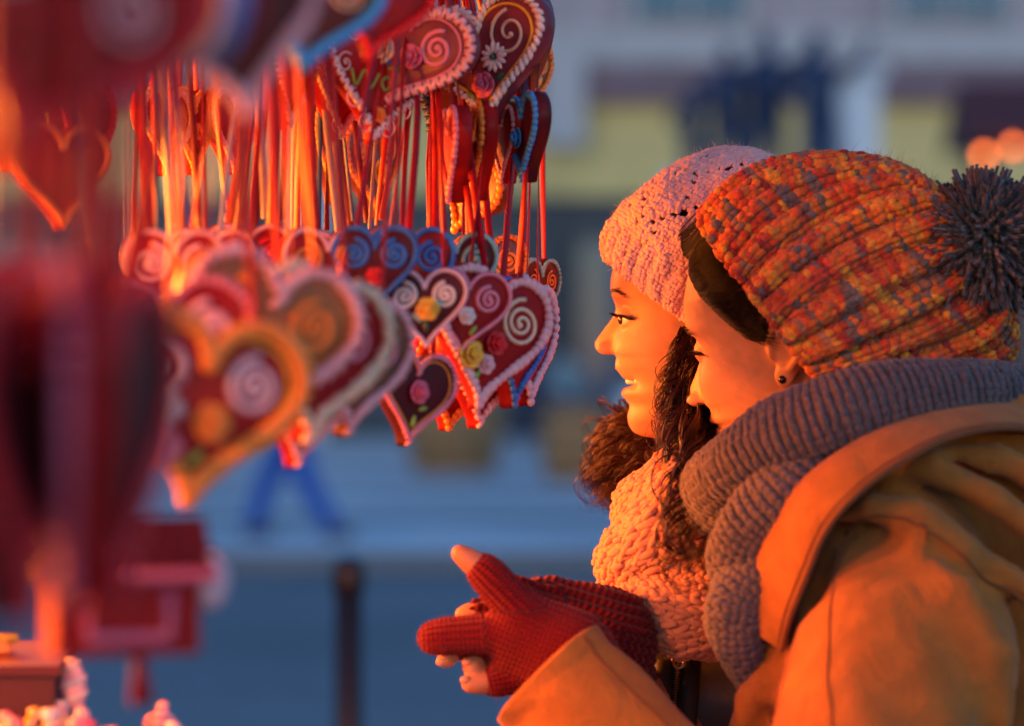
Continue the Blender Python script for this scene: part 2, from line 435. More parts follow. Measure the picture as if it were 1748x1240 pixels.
# ---- passer-by in jeans
def walker(x, y, s, coat, legs, label, stride=1, rot=0., name='person'):
    t = empty(name, (x, y, .12 if y > 22.6 else 0), (0, 0, rot)); tag(t, label, 'person', 'passers-by in the square')
    sk = mat('skin_far', (.45, .28, .2), .6)
    L = lambda X, Y, Z: smin(chain(X, Y, Z, [(.0, .09, .92), (-.20*stride, .09, .5), (-.34*stride, .09, .10)], [.095, .065, .05], .02),
                             chain(X, Y, Z, [(.0, -.09, .92), (.10*stride, -.09, .5), (.32*stride, -.09, .10)], [.095, .065, .05], .02), .04)
    v, q = sdf_mesh(lambda X, Y, Z: smin(smin(smin(smin(L(X, Y, Z), esdf(X, Y, Z, (0, 0, 1.0), (.13, .17, .15)), .05), cap(X, Y, Z, (0, 0, 1.05), (.02, 0, 1.4), .14, .15), .06),
        smin(cap(X, Y, Z, (.02, 0, 1.45), (.03, 0, 1.56), .055), esdf(X, Y, Z, (.04, 0, 1.66), (.095, .075, .12)), .02), .03),
        smin(chain(X, Y, Z, [(0, .2, 1.42), (.06, .25, 1.15), (.2, .22, .95), (.24, .2, .88)], [.055, .045, .035, .03]), chain(X, Y, Z, [(0, -.2, 1.42), (-.06, -.25, 1.15), (-.02, -.24, .9), (0, -.23, .82)], [.055, .045, .035, .03]), .02), .04),
        (-.55, -.42, .0), (.55, .42, 1.85), .022)
    v = v * s; mk('body', v, q, sk, t)
    v, q = sdf_mesh(lambda X, Y, Z: L(X, Y, Z) - .03, (-.55, -.3, .08), (.55, .3, 1.08), .02); mk('trousers', v*s, q, legs, t)
    v, q = sdf_mesh(lambda X, Y, Z: smin(cap(X, Y, Z, (0, 0, .95), (.02, 0, 1.4), .17, .17), smin(chain(X, Y, Z, [(0, .2, 1.42), (.06, .26, 1.15), (.2, .22, .95)], [.075, .065, .055]), chain(X, Y, Z, [(0, -.2, 1.42), (-.06, -.26, 1.15), (-.02, -.25, .92)], [.075, .065, .055]), .02), .05), (-.4, -.42, .7), (.4, .42, 1.62), .02)
    mk('jacket', v*s, q, coat, t)
    v, q = sdf_mesh(lambda X, Y, Z: smax(esdf(X, Y, Z, (.03, 0, 1.68), (.105, .086, .12)), -(Z - 1.64 + .6*(X-.0)), .02), (-.12, -.12, 1.5), (.2, .12, 1.85), .012); mk('hair', v*s, q, mat('far_hair', (.05, .03, .02), .6), t)
    for (sx, sy) in ((-.34, .09), (.32, -.09)):
        bb = MB(); bb.ell((sx*stride + .05, sy, .05), (.14, .05, .055), 12, 8); bb.out('shoe', mat('far_shoe', (.02, .025, .05), .5), t, M=np.diag([s, s, s, 1]))
walker(-1.79, 24.4, 1.0, mat('far_jacket', (.05, .06, .10), .8), mat('jeans', (.004, .07, .36), .8), 'person in blue jeans striding across the square behind the hearts')
walker(.35, 52, 1.0, mat('far_jacket_b', (.03, .04, .09), .8), mat('far_trousers', (.02, .03, .07), .8), 'person in dark clothes by the dark shopfronts beside the barrels', .5, 1.0)
walker(.9, 50, .97, mat('far_jacket_c', (.25, .35, .38), .8), mat('far_trousers_c', (.02, .04, .12), .8), 'person in pale teal jacket by the dark shopfronts', .4, 2.2)
# ---- a far stall hung with orange bulbs
def far_stall():
    t = empty('market_stall', (5.45, 30, .12)); tag(t, 'far market stall with orange bulbs along its eave behind the grey pompom', 'market stall')
    for x in (-.65, 1.5):
        for y in (0, 1.2):
            b = MB(); b.box((x-.05, y-.05, 0), (x+.05, y+.05, 3.7)); b.out('post', M['timber'], t, False)
    b = MB(); b.box((-.8, -.3, .0), (1.6, -.1, .95)); b.out('counter', M['timber'], t, False)
    b = MB(); b.add([(-.9,-.5,3.7),(1.7,-.5,3.7),(1.7,.6,4.3),(-.9,.6,4.3),(-.9,1.6,3.7),(1.7,1.6,3.7),(-.9,-.5,3.64),(1.7,-.5,3.64),(-.9,1.6,3.64),(1.7,1.6,3.64)], [(0,1,2,3),(3,2,5,4),(6,8,9,7),(0,6,7,1),(4,5,9,8)], [(0,3,4),(0,4,8),(0,8,6),(1,5,2),(1,7,9),(1,9,5)]); b.out('roof', M['roof_felt'], t, False)
    for i in range(9):
        b = MB(); b.ell((-.8 + i*.29, -.56 + .02*(i % 2), 3.48 + .09*math.sin(i*1.3)), (.04, .04, .05)); b.out('bulb', M['far_bulb'], t)
    b = MB(); b.tube(spline([(-.85, -.55, 3.62), (.4, -.56, 3.54), (1.65, -.55, 3.62)], 12), .012, 5); b.out('cable', M['iron'], t)
far_stall()
# ================================================================== THE HEART STALL
ZR = 2.17
def stall():
    t = empty('heart_stall', (-1.3, 2.6, 0)); tag(t, 'dark timber gingerbread stall with hanging rails and warm bulbs', 'market stall')
    X0, Y0 = 1.3, -2.6
    def lb(name, lo, hi, m):
        bb = MB(); bb.box(np.array(lo) + (X0, Y0, 0), np.array(hi) + (X0, Y0, 0)); return bb.out(name, m, t, False)
    for (x, y) in ((-2.3, .2), (-2.3, 4.6), (-.98, .2), (-.98, 4.6)): lb('post', (x-.05, y-.05, 0), (x+.05, y+.05, 2.36), M['timber'])
    for y in (.2, 4.6): lb('beam', (-2.4, y-.04, 2.361), (.12, y+.04, 2.44), M['timber'])
    for i in range(14):
        x = -2.45 + i*.185
        lb('roof_board', (x, .0, 2.441), (x+.178, 4.85, 2.462), M['timber'])
    for x in (-.62, -.44, -.30, -.19, -.08, .03):
        bb = MB(); bb.tube([(x+X0, .16+Y0, ZR), (x+X0, 4.64+Y0, ZR)], .009, 8)
        for y in (.2, 4.6): bb.tube([(x+X0, y+Y0, ZR), (x+X0, y+Y0, 2.38)], .006, 6)
        bb.out('rail', M['iron'], t)
stall()
def lamp(x, y, z, e, label):
    t = empty('pendant_lamp', (x, y, z)); tag(t, label, 'lamp', 'lamps under the stall roof')
    b = MB(); b.ell((0, 0, 0), (.045, .045, .055), 14, 10); b.out('bulb', M['bulb'], t)
    b = MB(); b.tube([(0,0,.05), (0,0,.1)], .022, 10); b.out('socket', M['iron'], t)
    b = MB(); b.tube([(0,0,.1), (0,0,2.45 - z)], .004, 6); b.out('cord', M['iron'], t)
    L = bpy.data.lights.new('bulb_light', 'POINT'); L.energy = e; L.color = (1, .195, .010); L.shadow_soft_size = .10
    lo = bpy.data.objects.new('bulb_light', L); COL.objects.link(lo); lo.parent = t; lo.location = (0, 0, -.075)
LE = 26
lamp(-.98, 3.75, 1.92, LE*.75, 'warm bulb on a cord at the far end of the stall')
lamp(-.95, 3.30, 1.80, LE*1.1, 'warm bulb on a cord, straight across from the women')
lamp(-1.0, 2.86, 1.74, LE*.85, 'warm bulb on a cord beside the swirl-topped hearts')
lamp(-1.12, 2.42, 1.55, LE*.9, 'warm bulb hung low on a long cord above the display table')
lamp(-1.0, 1.95, 1.70, LE*.35, 'warm bulb on a cord between the table and the near end')
lamp(-.95, 1.45, 1.95, LE*.5, 'warm bulb on a cord at the near end of the stall')
# ================================================================== GINGERBREAD HEARTS
IC = {'white': (.82, .72, .70), 'lilac': (.68, .50, .60), 'pink': (.80, .25, .34), 'rose': (.62, .12, .22), 'palepink': (.82, .46, .50), 'yellow': (.86, .50, .05), 'cream': (.80, .60, .42),
      'orange': (.85, .26, .03), 'blue': (.02, .16, .55), 'navy': (.02, .04, .16), 'teal': (.20, .52, .52), 'green': (.22, .42, .06), 'darkgreen': (.02, .12, .07), 'red': (.60, .01, .02), 'skyblue': (.03, .30, .75)}
for k, c in IC.items(): M['ice_' + k] = mat('icing_' + k, c, .42, .12, 60., .12, 300., sss=.08)
M['ginger_brown'] = mat('gingerbread_brown', (.23, .065, .03), .5, .45, 35., .5, 140., coat=.15)
M['ginger_red'] = mat('gingerbread_red_glaze', (.36, .010, .012), .55, .35, 30., .25, 120., coat=.05, spec=.12)
M['ginger_mauve'] = mat('gingerbread_mauve_glaze', (.26, .045, .07), .42, .35, 30., .25, 120., coat=.08, spec=.15)
M['ginger_dark'] = mat('gingerbread_dark_glaze', (.09, .012, .018), .5, .35, 30., .25, 120., coat=.05, spec=.12)
for k, c in {'red': (.36, .008, .014), 'dark': (.15, .006, .012), 'blue': (.02, .08, .30), 'grey': (.34, .34, .38), 'coral': (.42, .03, .02), 'plum': (.09, .02, .06)}.items():
    M['rib_' + k] = mat('ribbon_' + k, c, .5, .15, 80., spec=.25)
M['mirror'] = mat('little_mirror', (.9, .92, .95), .04, metal=1.)
M['ginger_orange'] = mat('gingerbread_glow_tint', (.46, .13, .03), .45, .4, 30., .4, 120., coat=.1, spec=.2)  # brown gingerbread with the orange lamp glow put into its base colour
NH = 72
_t = np.linspace(0, 2*math.pi, NH, endpoint=False)
HX = 16*np.sin(_t)**3 / 29.0; HZ = (13*np.cos(_t) - 5*np.cos(2*_t) - 2*np.cos(3*_t) - np.cos(4*_t) + 2.5) / 29.0
HO = np.stack([HX, HZ], 1)
def resample(o, n):
    c = np.concatenate([o, o[:1]]); d = np.concatenate([[0], np.cumsum(np.linalg.norm(np.diff(c, axis=0), axis=1))])
    s = np.linspace(0, d[-1], n, endpoint=False)
    return np.stack([np.interp(s, d, c[:, k]) for k in (0, 1)], 1)
HO = resample(HO, NH)
def heart_body(w, h, th):
    lay = [(.0, 1, 0), (.60, 1, 0), (.95, 1, 0), (.99, .9, 0), (1.0, .6, 0), (1.0, .3, 0), (.985, .08, 0), (.945, 0, 0), (.60, -.05, 0), (0, -.09, 0)]
    v = []
    for s, y, _ in lay:
        v.append(np.stack([HO[:, 0]*w*s, np.full(NH, y*th), HO[:, 1]*h*s], 1))
    v = np.concatenate(v); q = []
    for j in range(len(lay) - 1):
        i = np.arange(NH); k = (i + 1) % NH
        q.append(np.stack([j*NH + i, j*NH + k, (j+1)*NH + k, (j+1)*NH + i], 1))
    q = np.concatenate(q)
    return v, q[:, ::-1]
_hb = {}
def heart_face_y(s, th): return -.04*th
def flower(par, x, z, r, cname, y0, kind='rose', name='sugar_flower'):
    b = MB()
    if kind == 'rose':
        for ring, (n, rr, tilt, sz) in enumerate([(6, .62, .45, .5), (5, .38, .8, .42), (3, .16, 1.1, .34)]):
            for i in range(n):
                a = 2*math.pi*(i + .5*ring)/n
                Rm = (Matrix.Rotation(-a, 3, 'Y') @ Matrix.Rotation(-tilt, 3, 'Z'))
                b.ell((x + rr*r*math.cos(a), y0 - r*(.25 + .28*ring), z + rr*r*math.sin(a)), (sz*r, .13*r, sz*1.05*r), 8, 5, np.array(Rm))
        b.ell((x, y0 - r*.9, z), (.2*r,)*3, 8, 5)
        o = b.out(name, M['ice_' + cname], par)
    else:
        n = 12
        for i in range(n):
            a = 2*math.pi*i/n; Rm = Matrix.Rotation(-a, 3, 'Y')
            b.ell((x + .6*r*math.cos(a), y0 - .2*r, z + .6*r*math.sin(a)), (.42*r, .13*r, .17*r), 8, 5, np.array(Rm))
        o = b.out(name, M['ice_' + cname], par)
        c = MB(); c.ell((x, y0 - .35*r, z), (.2*r, .2*r, .2*r), 8, 6); c.out('flower_centre', M['ice_darkgreen'], o)
    return o
def leaf(par, x, z, l, ang, y0, cname='green'):
    b = MB(); Rm = Matrix.Rotation(-ang, 3, 'Y')
    b.ell((x, y0 - .0015, z), (l, .0022, l*.38), 10, 6, np.array(Rm)); b.out('icing_leaf', M['ice_' + cname], par)
def swirl(par, cx, cz, r, turns, cname, y0, tr, hand=1, a0=0.):
    n = 46; s = np.linspace(0, 1, n); a = a0 + hand*2*math.pi*turns*s; rr = r*(1 - .88*s)*(1 + .05*np.sin(a*1.7 + cx*400))
    p = np.stack([cx + rr*np.cos(a), np.full(n, y0), cz + rr*np.sin(a)], 1)
    b = MB(); b.tube(p, tr*np.linspace(1, .85, n), 7); b.ell(p[-1], (tr*1.5,)*3, 8, 6); return b.out('icing_swirl', M['ice_' + cname], par)
def border(par, w, h, th, cname, kind, s=.93, name='icing_border', n=None, size=1.):
    b = MB(); L = resample(HO*np.array([w, h])*s, n or 52); n = len(L)
    T = unit(np.roll(L, -1, 0) - np.roll(L, 1, 0)); step = np.linalg.norm(np.roll(L, -1, 0) - L, axis=1).mean()
    r = step*.53*size
    if kind in ('beads', 'shell'):
        for i in range(n):
            a = math.atan2(T[i, 1], T[i, 0]) + (.75 if kind == 'shell' else 0)
            Rm = Matrix.Rotation(-a, 3, 'Y')
            k = 1 + .13*math.sin(i*7.3) + .08*math.sin(i*3.1 + w*900)
            b.ell((L[i, 0], -r*.35, L[i, 1]), (r*(1.35 if kind == 'shell' else 1.08)*k, r*.75, r*(.62 if kind == 'shell' else .95)*k), 7, 5, np.array(Rm))
    elif kind == 'zigzag':
        m = n*6; L2 = resample(HO*np.array([w, h])*s, m); T2 = unit(np.roll(L2, -1, 0) - np.roll(L2, 1, 0)); N2 = np.stack([-T2[:, 1], T2[:, 0]], 1)
        off = .85*r*1.3*np.sin(np.arange(m)*2*math.pi/6)
        p = L2 + N2*off[:, None]; p3 = np.stack([p[:, 0], np.full(m, -.0012), p[:, 1]], 1); p3 = np.concatenate([p3, p3[:1]])
        b.tube(p3, r*.52, 6, False)
    else:
        p3 = np.stack([L[:, 0], np.full(n, -.001), L[:, 1]], 1); p3 = np.concatenate([p3, p3[:1]]); b.tube(p3, r*.5, 7, False)
    return b.out(name, M['ice_' + cname], par)
def strip(p, w, tw0, tw1, phase):
    """flat satin ribbon along p"""
    n = len(p); T, N, B = frames(p); a = phase + np.linspace(tw0, tw1, n)
    S = N*np.cos(a)[:, None] + B*np.sin(a)[:, None]; U = np.cross(T, S)*.0004
    v = np.concatenate([p - S*w + U, p + S*w + U, p + S*w - U, p - S*w - U]); i = np.arange(n - 1)
    q = [np.stack([i + a_*n, i + b_*n, i + 1 + b_*n, i + 1 + a_*n], 1) for a_, b_ in ((0, 1), (1, 2), (2, 3), (3, 0))]
    return v, np.concatenate(q)
RAILS = np.array([-.62, -.44, -.30, -.19, -.08, .03])
heart_mesh = {}
def heart(px, py, D, size, yaw, roll, style, label, group=None, pitch=0., ribx=0., nrib=2, railx=None, th=.014, wid=1.0, rw=.0033):
    c = P(px, py, D)
    t = empty('gingerbread_heart', c, Euler((R(pitch), R(roll), R(yaw)), 'XYZ'))
    t.rotation_mode = 'XYZ'
    tag(t, label, 'gingerbread heart', group)
    h = size; w = size*wid
    base = style.get('base', 'red'); key = (round(w, 3), round(h, 3), th)
    if key not in heart_mesh: heart_mesh[key] = heart_body(w, h, th)
    mk('gingerbread', *heart_mesh[key], M['ginger_' + base], t)
    border(t, w, h, th, style.get('bc', 'pink'), style.get('bk', 'beads'), n=style.get('bn', 52), size=style.get('bs', 1.))
    if 'ic' in style: border(t, w, h, th, style['ic'], style.get('ik', 'rope'), s=style.get('is', .80), name='icing_line', n=60, size=style.get('isz', .9))
    y0 = -.0015
    if 'sw' in style:
        for sg in (-1, 1):
            swirl(t, sg*.255*w, .165*h, .15*h*style.get('sr', 1), style.get('st', 2.0), style['sw'], y0, .0135*h*style.get('sth', 1), sg, math.pi*.5)
    for (x, z, r, cn, kd) in style.get('fl', []): flower(t, x*w, z*h, r*h, cn, y0, kd)
    for (x, z, l, a, cn) in style.get('lf', []): leaf(t, x*w, z*h, l*h, a, y0, cn)
    if 'mirror' in style:
        x, z, r = style['mirror']; o = resample(HO, 24)*r*h; v = np.concatenate([np.stack([o[:, 0] + x*w, np.full(24, y), o[:, 1] + z*h], 1) for y in (.0, -.0022)])
        i = np.arange(24); k = (i + 1) % 24
        v = np.concatenate([v, [[x*w, -.0022, z*h]]]); mk('mirror', v, [np.stack([i, k, k + 24, i + 24], 1), np.stack([np.full(24, 48), i + 24, k + 24], 1)], M['mirror'], t, False)
    if 'script' in style:
        pts = style['script']; b = MB()
        for st in pts: b.tube(spline([(x*w, y0, z*h) for x, z in st], 10*len(st)), .013*h, 6)
        b.out('icing_writing', M['ice_green'], t)
    if 'fili' in style:
        b = MB()
        for (x, z, s, a) in [(-.3, .28, 1, 0), (.3, .28, -1, 3.1), (-.36, .05, 1, 1), (.36, .05, -1, 2), (-.24, -.2, 1, 1.5), (.24, -.2, -1, 1.6), (-.1, -.36, 1, 2), (.1, -.36, -1, 1)]:
            n = 24; q = np.linspace(0, 1, n); aa = a + s*2*math.pi*1.3*q; rr = .085*h*(1 - .8*q)
            b.tube(np.stack([x*w + rr*np.cos(aa), np.full(n, y0), z*h + rr*np.sin(aa)], 1), .006*h, 5)
            b.ell((x*w, y0, z*h), (.012*h,)*3, 7, 5)
        b.out('icing_filigree', M['ice_' + style['fili']], t)
    # ribbons: from the holes in the lobes up to a rail
    bpy.context.view_layer.update()
    Mi = np.array(t.matrix_world.inverted()); Mw = np.array(t.matrix_world)
    rx = railx if railx is not None else RAILS[np.argmin(np.abs(RAILS - c[0]))]
    ribx = ribx or (.45 if (px > 560 and py > 400) else 0.)
    top = np.array([rx, c[1] + ribx, ZR])
    rb = style.get('rib', 'red'); g = np.random.default_rng(int(px*7 + py*13 + D*100))
    for s in ((-1, 1) if nrib == 2 else (0,)):
        a = Mw[:3, :3] @ np.array([s*.24*w, th*.5, .40*h if s else .27*h]) + Mw[:3, 3]
        tp = top + np.array([0, s*.006, 0]); mid = (a + tp)/2 + g.normal(0, .006, 3)
        p = spline([a, a*.7 + tp*.3 + g.normal(0, .003, 3), mid, tp], 14)
        v, q = strip(p, rw, 0, g.uniform(-5, 5), g.uniform(0, 3))
        v = v @ Mi[:3, :3].T + Mi[:3, 3]
        mk('ribbon', v, q, M['rib_' + rb], t)
    return t
S_ = dict
pinkswirl = S_(base='mauve', bc='palepink', bk='zigzag', ic='pink', sw='pink', sth=1.5, fl=[(-.14, -.02, .11, 'cream', 'rose'), (.1, .03, .1, 'rose', 'rose')], lf=[(.0, -.12, .05, .3, 'green'), (-.22, -.12, .05, 2.4, 'green')], bn=44)
yell = S_(base='mauve', bc='white', bk='shell', ic='yellow', sw='cream', sth=1.1, st=1.6, sr=1.25, fl=[(.12, .0, .12, 'white', 'daisy'), (.02, -.2, .1, 'rose', 'rose')], lf=[(.14, -.16, .05, .5, 'darkgreen'), (-.1, -.25, .05, 2.4, 'green')], mirror=(-.08, .0, .2), bn=60, bs=1.25)
lilacw = S_(base='dark', bc='lilac', bk='rope', bn=60, bs=1.9, sw='white', sth=1.9, sr=1.05, fl=[(.03, .0, .14, 'yellow', 'rose')], lf=[(.16, .04, .08, .6, 'teal'), (-.1, -.1, .08, 2.2, 'teal'), (.0, -.2, .07, 1.6, 'darkgreen')])
pinkb = S_(base='red', bc='palepink', bk='beads', bn=56, bs=1.35, sw='cream', sth=1.3, sr=1.1, st=2.4, fl=[(-.18, -.14, .1, 'yellow', 'rose'), (.04, -.02, .085, 'red', 'rose'), (-.02, -.18, .07, 'palepink', 'rose')], lf=[(-.08, -.27, .05, 1, 'green'), (-.26, -.05, .06, 2.5, 'green')])
rosy = S_(base='red', bc='pink', bk='rope', bn=60, bs=1.8, sw='pink', sth=2.0, sr=1.05, fl=[(.0, -.05, .1, 'white', 'rose')], lf=[(.1, -.2, .07, 1, 'green')])
chainb = S_(base='dark', bc='pink', bk='shell', bn=60, bs=1.2, ic='orange', fl=[(.0, .05, .12, 'rose', 'rose')], lf=[(.0, -.25, .07, 1.5, 'green'), (.1, -.1, .06, .4, 'green')])
bluesw = S_(base='dark', bc='blue', bk='beads', bn=56, bs=1.2, sw='blue', sth=2.4, sr=1.1, fl=[(0, -.08, .1, 'red', 'rose')])
redblue = S_(base='red', bc='blue', bk='rope', bn=56, bs=2.0, sw='blue', sth=2.0, sr=1.1, fl=[(0, -.08, .1, 'orange', 'rose')])
tealsw = S_(base='dark', bc='teal', bk='rope', bn=56, bs=2.0, sw='teal', sth=2.2, sr=1.1, fl=[(0, -.08, .1, 'cream', 'rose')])
orangesw = S_(base='brown', bc='orange', bk='beads', bn=50, bs=1.2, sw='orange', sth=2.0, fl=[(0, -.05, .12, 'yellow', 'rose')])
filig = S_(base='red', bc='white', bk='zigzag', bn=50, bs=.8, fili='white', script=[[(-.30, .02), (-.24, -.09), (-.17, .03), (-.10, -.09), (-.03, .03)], [(.0, -.02), (.05, .02), (.09, -.03), (.04, -.08), (.0, -.02)], [(.13, -.08), (.16, .03), (.21, -.04), (.25, .03)]], fl=[(0, -.28, .06, 'orange', 'rose')], lf=[(-.12, .16, .03, 0, 'green'), (-.2, .22, .03, 0, 'green'), (.05, .2, .1, 1.4, 'skyblue')])
orangeb = S_(base='red', bc='orange', bk='beads', bn=44, bs=1.5, ic='yellow', sw='lilac', sth=1.6, fl=[(-.22, -.22, .13, 'pink', 'rose'), (.05, -.06, .1, 'orange', 'rose'), (-.2, -.02, .1, 'white', 'rose')], lf=[(.0, -.25, .06, 1, 'green')])
plainr = S_(base='red', bc='palepink', bk='shell', bn=48, bs=1.1, fl=[(0, 0, .12, 'palepink', 'rose')])
brownb = S_(base='brown', bc='cream', bk='shell', bn=48, bs=1.1, sw='pink', fl=[(0, -.05, .11, 'yellow', 'rose')])
bluebead = S_(base='dark', bc='skyblue', bk='beads', bn=46, bs=1.35, fl=[(0, 0, .12, 'skyblue', 'rose')], rib='plum')
orbead = S_(base='red', bc='orange', bk='beads', bn=46, bs=1.3, fl=[(0, 0, .1, 'orange', 'rose')])
lilbead = S_(base='red', bc='lilac', bk='beads', bn=46, bs=1.1, sw='pink')
navyz = S_(base='dark', bc='navy', bk='zigzag', bn=40, bs=1.3, ic='pink', sw='blue')
redswirl = S_(base='red', bc='palepink', bk='rope', bn=56, bs=1.7, sw='rose', sth=2.0, sr=1.15, fl=[(0, -.1, .1, 'palepink', 'rose')])
UP = 'hearts on the upper rails'; LO = 'hearts on the lower ribbons'; NEAR = 'hearts hanging close by the stall end'
# --- upper tier, sharp
heart(684, 95, 2.66, .112, -20, 26, pinkswirl, 'mauve heart with pink swirl, peach zigzag edge and cream rose, next to the mirror heart', UP, wid=1.05)
heart(822, 104, 2.73, .118, -32, -8, yell, 'mauve heart with a little mirror, yellow scroll and white shell edge', UP, th=.020, wid=1.12)
heart(872, 100, 2.82, .115, -62, -6, S_(base='brown', bc='palepink', bk='shell', sw='pink'), 'brown heart turned sideways right behind the mirror heart', UP, th=.016)
heart(770, 150, 2.80, .095, -20, 25, navyz, 'dark heart with navy zigzag edge peeking out below the mirror heart', UP)
heart(650, 135, 2.66, .118, 42, 8, filig, 'dark red heart with green icing writing and white filigree scrolls', UP)
heart(585, 150, 2.72, .10, 64, 5, S_(base='red', bc='white', bk='zigzag', ic='red', fili='cream'), 'red heart with cream scrolls turned away beside the green writing heart', UP)
heart(500, 130, 2.62, .098, 74, 10, S_(base='red', bc='cream', bk='shell', ic='orange'), 'red heart with cream shell edge lit orange among the ribbons', UP)
heart(905, 130, 3.05, .085, 60, 0, orangesw, 'small brown heart with orange swirls glowing beside the mirror heart', UP)
# --- edge-on hearts under them
heart(768, 265, 2.72, .088, -80, 0, S_(base='red', bc='pink', bk='beads', bn=44, bs=1.2), 'red heart edge-on with pink beads under the navy zigzag heart', UP)
heart(808, 258, 2.76, .092, -78, 2, orbead, 'red heart edge-on with orange beads under the mirror heart', UP)
heart(858, 246, 2.78, .075, -74, 4, S_(base='red', bc='palepink', bk='beads', bn=44, bs=1.0), 'red heart edge-on between the orange-beaded and blue-beaded hearts', UP)
heart(892, 236, 2.74, .082, -72, -2, bluebead, 'dark heart edge-on with bright blue beads along its rim', UP)
heart(800, 330, 2.86, .085, -50, 30, S_(base='brown', bc='orange', bk='beads', bn=40, bs=1.2, fl=[(0, 0, .14, 'orange', 'rose')]), 'brown tilted heart with orange rose hanging below the edge-on hearts', UP)
heart(640, 285, 3.10, .11, 62, -10, orangesw, 'brown heart with orange swirls glowing behind the green writing heart', UP)
heart(575, 260, 3.15, .11, 70, 0, orangesw | {'bc': 'yellow'}, 'brown heart with yellow beads glowing behind the red ribbons', UP)
# --- lower tier, nearly sharp
heart(836, 580, 2.62, .125, 34, 12, pinkb, 'red heart with cream spiral, pink bead edge and yellow rose at the row front', LO, th=.016, wid=.90)
heart(726, 528, 2.52, .070, 2, -2, lilacw, 'small heart with lilac edge, white swirls and one yellow rose', LO, wid=.98, th=.012)
heart(795, 532, 2.60, .078, 24, 8, rosy, 'small red heart with thick pink swirls behind the lilac-edged heart', LO, wid=1.0)
heart(708, 678, 2.56, .086, 44, 12, chainb, 'dark heart with rosy shell edge turned sideways at the lowest point of the row', LO, wid=1.0)
heart(884, 590, 2.68, .115, 66, 10, S_(base='red', bc='blue', bk='beads', bn=50, bs=1.0), 'red heart edge-on with blue beads behind the pink bead heart', LO)
heart(908, 585, 2.74, .118, 70, 8, lilbead, 'red heart edge-on with lilac beads at the end of the row', LO)
heart(925, 500, 2.95, .07, 60, 0, S_(base='dark', bc='teal', bk='beads', sw='orange'), 'small heart with teal beads half hidden behind the end of the row', LO)
heart(775, 655, 2.72, .088, 40, 10, orbead, 'red heart with orange beads mostly hidden behind the pink bead heart', LO)
heart(825, 640, 2.68, .098, 50, 8, plainr, 'red heart with pale pink shells squeezed behind the pink bead heart', LO)
# swirl tops of the hearts behind
heart(640, 460, 2.50, .075, -2, 0, bluesw, 'dark heart with thick blue swirls in the row of swirl-topped hearts', LO, wid=.9)
heart(700, 466, 2.58, .082, 12, 0, redblue, 'red heart with blue rope swirls between the blue and teal ones', LO, wid=.9)
heart(778, 470, 2.66, .080, 10, 0, tealsw, 'dark heart with pale teal swirls behind the lilac-edged heart', LO, wid=.9)
heart(838, 468, 2.85, .078, 20, 0, orangesw, 'brown heart with orange swirls glowing behind the teal-swirled heart', LO, wid=.9)
for i, (x, y, d, a) in enumerate([(300, 480, 2.30, 10), (360, 475, 2.42, -5), (425, 462, 2.55, 5), (505, 470, 2.6, 8), (560, 470, 2.5, 20)]):
    heart(x, y, d, .082, a, 0, S_(redswirl, sw=['palepink', 'rose', 'red', 'lilac', 'orange'][i]), 'red heart topped with ' + ['pale pink', 'dark rose', 'bright red', 'lilac', 'orange'][i] + ' swirls in the row behind the blurred hearts', LO, wid=.9)
# --- blurred lower hearts, nearer the camera
heart(610, 620, 2.30, .115, 52, 12, S_(brownb, bc='palepink'), 'red-brown heart with pale pink shells leaning beside the lilac-edged heart', LO)
heart(545, 610, 2.18, .128, 48, 12, S_(base='red', bc='cream', bk='shell', bn=44, bs=1.3, sw='pink'), 'red heart with cream shell edge in the slanting blurred stack', LO, th=.018)
heart(455, 590, 2.10, .130, 30, 14, S_(base='orange', bc='palepink', bk='shell', bn=44, bs=1.2, sw='orange', sth=1.4, fl=[(-.02, -.04, .12, 'orange', 'rose'), (.1, -.16, .08, 'yellow', 'rose')]), 'large brown heart tinted with orange lamp glow, with pale shells and orange swirls', LO, th=.018)
heart(520, 690, 2.26, .098, 50, 10, plainr, 'red heart with a pale pink rose below the slanting stack', LO)
heart(345, 700, 1.93, .126, 22, 10, orangeb, 'red heart with broad orange bead edge, pink and orange roses', LO, th=.016)
heart(290, 600, 2.02, .105, 10, 0, S_(base='red', bc='pink', bk='beads', sw='palepink', sth=2.2, fl=[(0, -.1, .13, 'pink', 'rose')]), 'red heart with pale pink swirls above the orange-edged heart', LO)
# --- very near, edge-on at the left
for i, (x, y, d, a, st, lb) in enumerate([
    (40, 760, 1.22, 84, 'dark', 'dark heart edge-on, first of the big blurred ones at the stall end'),
    (120, 740, 1.26, -80, 'red', 'red heart edge-on between the two big dark blurred hearts'),
    (195, 745, 1.32, 78, 'dark', 'dark heart edge-on nearest the orange-edged heart'),
    (0, 700, 1.35, 70, 'red', 'red heart edge-on cut off at the stall end'),
    (150, 790, 1.42, 70, 'brown', 'brown heart edge-on low behind the big dark blurred hearts')]):
    heart(x, y, d, .145, a, 0, S_(base=st, bc='rose' if i % 2 else 'red', bk='shell', bn=40, bs=1.1), lb, NEAR, th=.018, railx=c[0] if (c := P(x, y, d)) is not None else None)
heart(95, 40, 1.30, .12, 30, 20, S_(base='red', bc='red', bk='beads', bn=40, bs=1.3, sw='palepink'), 'big red heart with red beads blurred above the stall end', NEAR, railx=-.22)
heart(30, 130, 1.50, .10, 60, 10, orbead, 'red heart with orange beads blurred by the stall end', NEAR, railx=-.27)
heart(285, 5, 1.42, .10, -50, 40, S_(base='red', bc='skyblue', bk='rope', bn=40, bs=3.0, sw='lilac'), 'red heart with broad sky-blue edge tilted among the blurred hearts', NEAR, railx=-.17)
